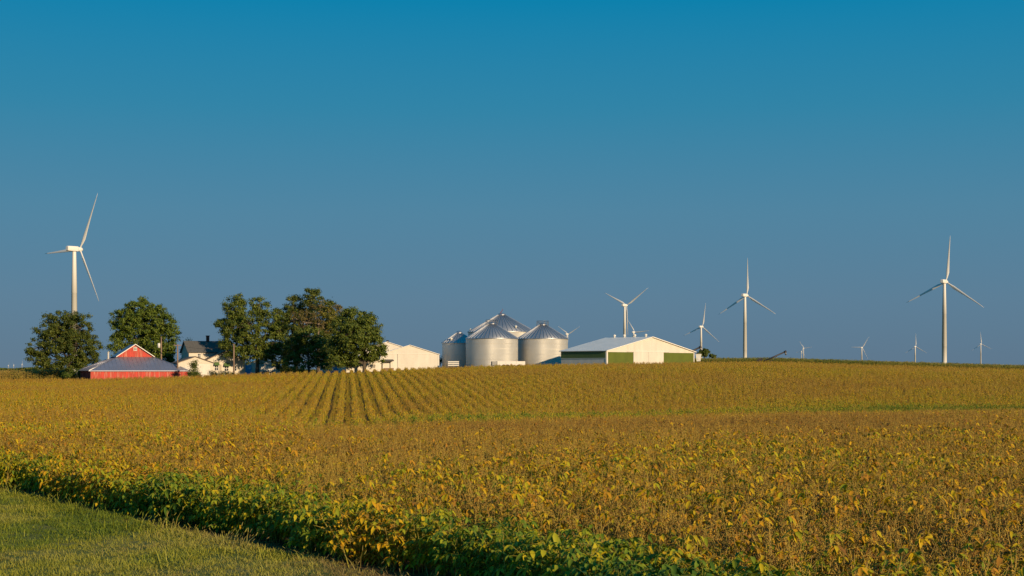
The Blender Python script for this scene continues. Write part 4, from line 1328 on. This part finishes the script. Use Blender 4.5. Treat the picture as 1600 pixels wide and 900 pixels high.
# ------------------------------------------------------------------ wind turbines
BETA = R(39)      # all rotors face the same wind
AX = Vector((math.sin(BETA), math.cos(BETA), 0))
RV = Vector((math.cos(BETA), -math.sin(BETA), 0))
def blade_mesh(Rr):
    """lofted blade along +z, chord along +x, thickness along y"""
    mb = MB(); secs = [(0.02, 0.0235, 0.0235, 0), (0.06, 0.0235, 0.023, 0), (0.12, 0.045, 0.020, 16), (0.2, 0.066, 0.016, 13), (0.35, 0.054, 0.011, 8), (0.55, 0.038, 0.0075, 4), (0.75, 0.026, 0.005, 2), (0.92, 0.015, 0.003, 0), (1.0, 0.003, 0.001, 0)]
    n = 10; vs = []; fs = []
    for t, ch, th, tw in secs:
        a = R(tw); off = 0.25 * (ch - 0.0235) if ch > 0.0235 else 0
        for q in range(n):
            p = 2 * math.pi * q / n
            x = (math.cos(p) * ch / 2 + off) * Rr; y = math.sin(p) * th / 2 * Rr * (1.0 - 0.25 * math.cos(p))
            vs.append((x * math.cos(a) - y * math.sin(a), x * math.sin(a) + y * math.cos(a), t * Rr))
    for i in range(len(secs) - 1):
        for q in range(n):
            q2 = (q + 1) % n
            fs.append((i * n + q, i * n + q2, (i + 1) * n + q2, (i + 1) * n + q))
    fs.append(tuple(range((len(secs) - 1) * n, len(secs) * n)))
    mb.add(vs, fs, 0, True)
    return mb.mesh('blade', M['turbine_white'])
RT = 41.0
BL = blade_mesh(RT)
def turbine(px, hub_py, D, a0, label, hub_px=None, scale=1.0):
    k = D / FPX
    x = (px - 800) * k; g = min(gz(x, D), 0.0) - 1.0
    hub_z = zat(hub_py, D)
    r = empty('wind_turbine', (x, D, g))
    H = hub_z - g
    tw = MB()
    tw.lathe([(2.15, 0), (2.05, H * 0.3), (2.12, H * 0.3 + 0.01), (1.75, H * 0.65), (1.82, H * 0.65 + 0.01), (1.25, H - 1.8)], 28)
    tw.build('tower', M['turbine_white'], r)
    # nacelle: a rounded box along the rotor axis
    na = MB(); sec = []
    prof = [(-5.6, 0.72, 0.75), (-5.2, 0.95, 0.95), (-2, 1.0, 1.0), (1.8, 1.0, 1.0), (2.6, 0.85, 0.88)]
    vs = []; fs = []; n = 12
    for t, sw, sh in prof:
        for q in range(n):
            p = 2 * math.pi * (q + 0.5) / n
            cx = max(-1, min(1, 1.25 * math.cos(p))); sx = max(-1, min(1, 1.25 * math.sin(p)))
            pt = AX * t + RV * (cx * 1.75 * sw) + Vector((0, 0, H + 0.1 + sx * 1.75 * sh))
            vs.append(pt)
    for i in range(len(prof) - 1):
        for q in range(n):
            q2 = (q + 1) % n
            fs.append((i * n + q, i * n + q2, (i + 1) * n + q2, (i + 1) * n + q))
    fs.append(tuple(range(n - 1, -1, -1))); fs.append(tuple(range((len(prof) - 1) * n, len(prof) * n)))
    na.add(vs, fs); na.build('nacelle', M['turbine_white'], r)
    hb = MB()
    hb.tube([AX * t + Vector((0, 0, H)) for t in (2.7, 3.4, 5.2, 6.1, 6.6)], [1.25, 1.5, 1.45, 0.95, 0.2], 16)
    hb.build('hub', M['turbine_white'], r)
    for i in range(3):
        a = R(a0 + 120 * i)
        zd = RV * math.sin(a) + Vector((0, 0, math.cos(a)))
        xd = zd.cross(AX) * -1
        yd = zd.cross(xd)
        b = bpy.data.objects.new('blade', BL); COL.objects.link(b); b.parent = r
        mat = Matrix((xd, yd, zd)).transposed().to_4x4()
        mat.translation = AX * 4.4 + Vector((0, 0, H))
        b.matrix_basis = mat
    tag(r, label, 'wind turbine', 'white wind turbines')
    return r
turbine(116, 389, 940, 29, 'largest wind turbine, its tower rising behind the far left oak')
turbine(976, 477, 1890, -63, 'wind turbine rising just behind the machine shed roof, one blade pointing down its tower')
turbine(990, 519, 3300, 86, 'small wind turbine barely clearing the machine shed ridge')
turbine(886, 522, 3600, -57, 'small wind turbine whose upper blades show behind the rightmost grain bin')
turbine(1095.5, 510.5, 2400, 9, 'wind turbine standing behind the small round tree at the end of the machine shed')
turbine(1164, 461.5, 1540, 1, 'tall wind turbine on the skyline between machine shed and auger')
turbine(1475.5, 440, 1250, 5, 'tallest of the wind turbines right of the farm, with a thick near tower')
turbine(1255.5, 544, 6400, 83, 'distant wind turbine right of the auger, one blade pointing sideways')
turbine(1252.3, 549, 8200, 20, 'tiny distant wind turbine almost touching the one right of the auger')
turbine(1346.5, 543, 4500, 33, 'small wind turbine with a blade level to the side, midway along the right skyline')
turbine(1430, 541.5, 4300, 0, 'small wind turbine just left of the tall thick towered one')
turbine(1532.5, 537.5, 4700, -4, 'small rightmost wind turbine, near the picture edge')
turbine(13, 571, 15000, 20, 'tiny far wind turbine on the left horizon, leftmost of three')
turbine(21.3, 570.5, 15000, 75, 'tiny far wind turbine on the left horizon, middle of three')
turbine(34.4, 569, 12500, 0, 'tiny far wind turbine on the left horizon, nearest the oak')
turbine(128.4, 562.5, 9500, 45, 'tiny far wind turbine between the oak and the red barn roof')
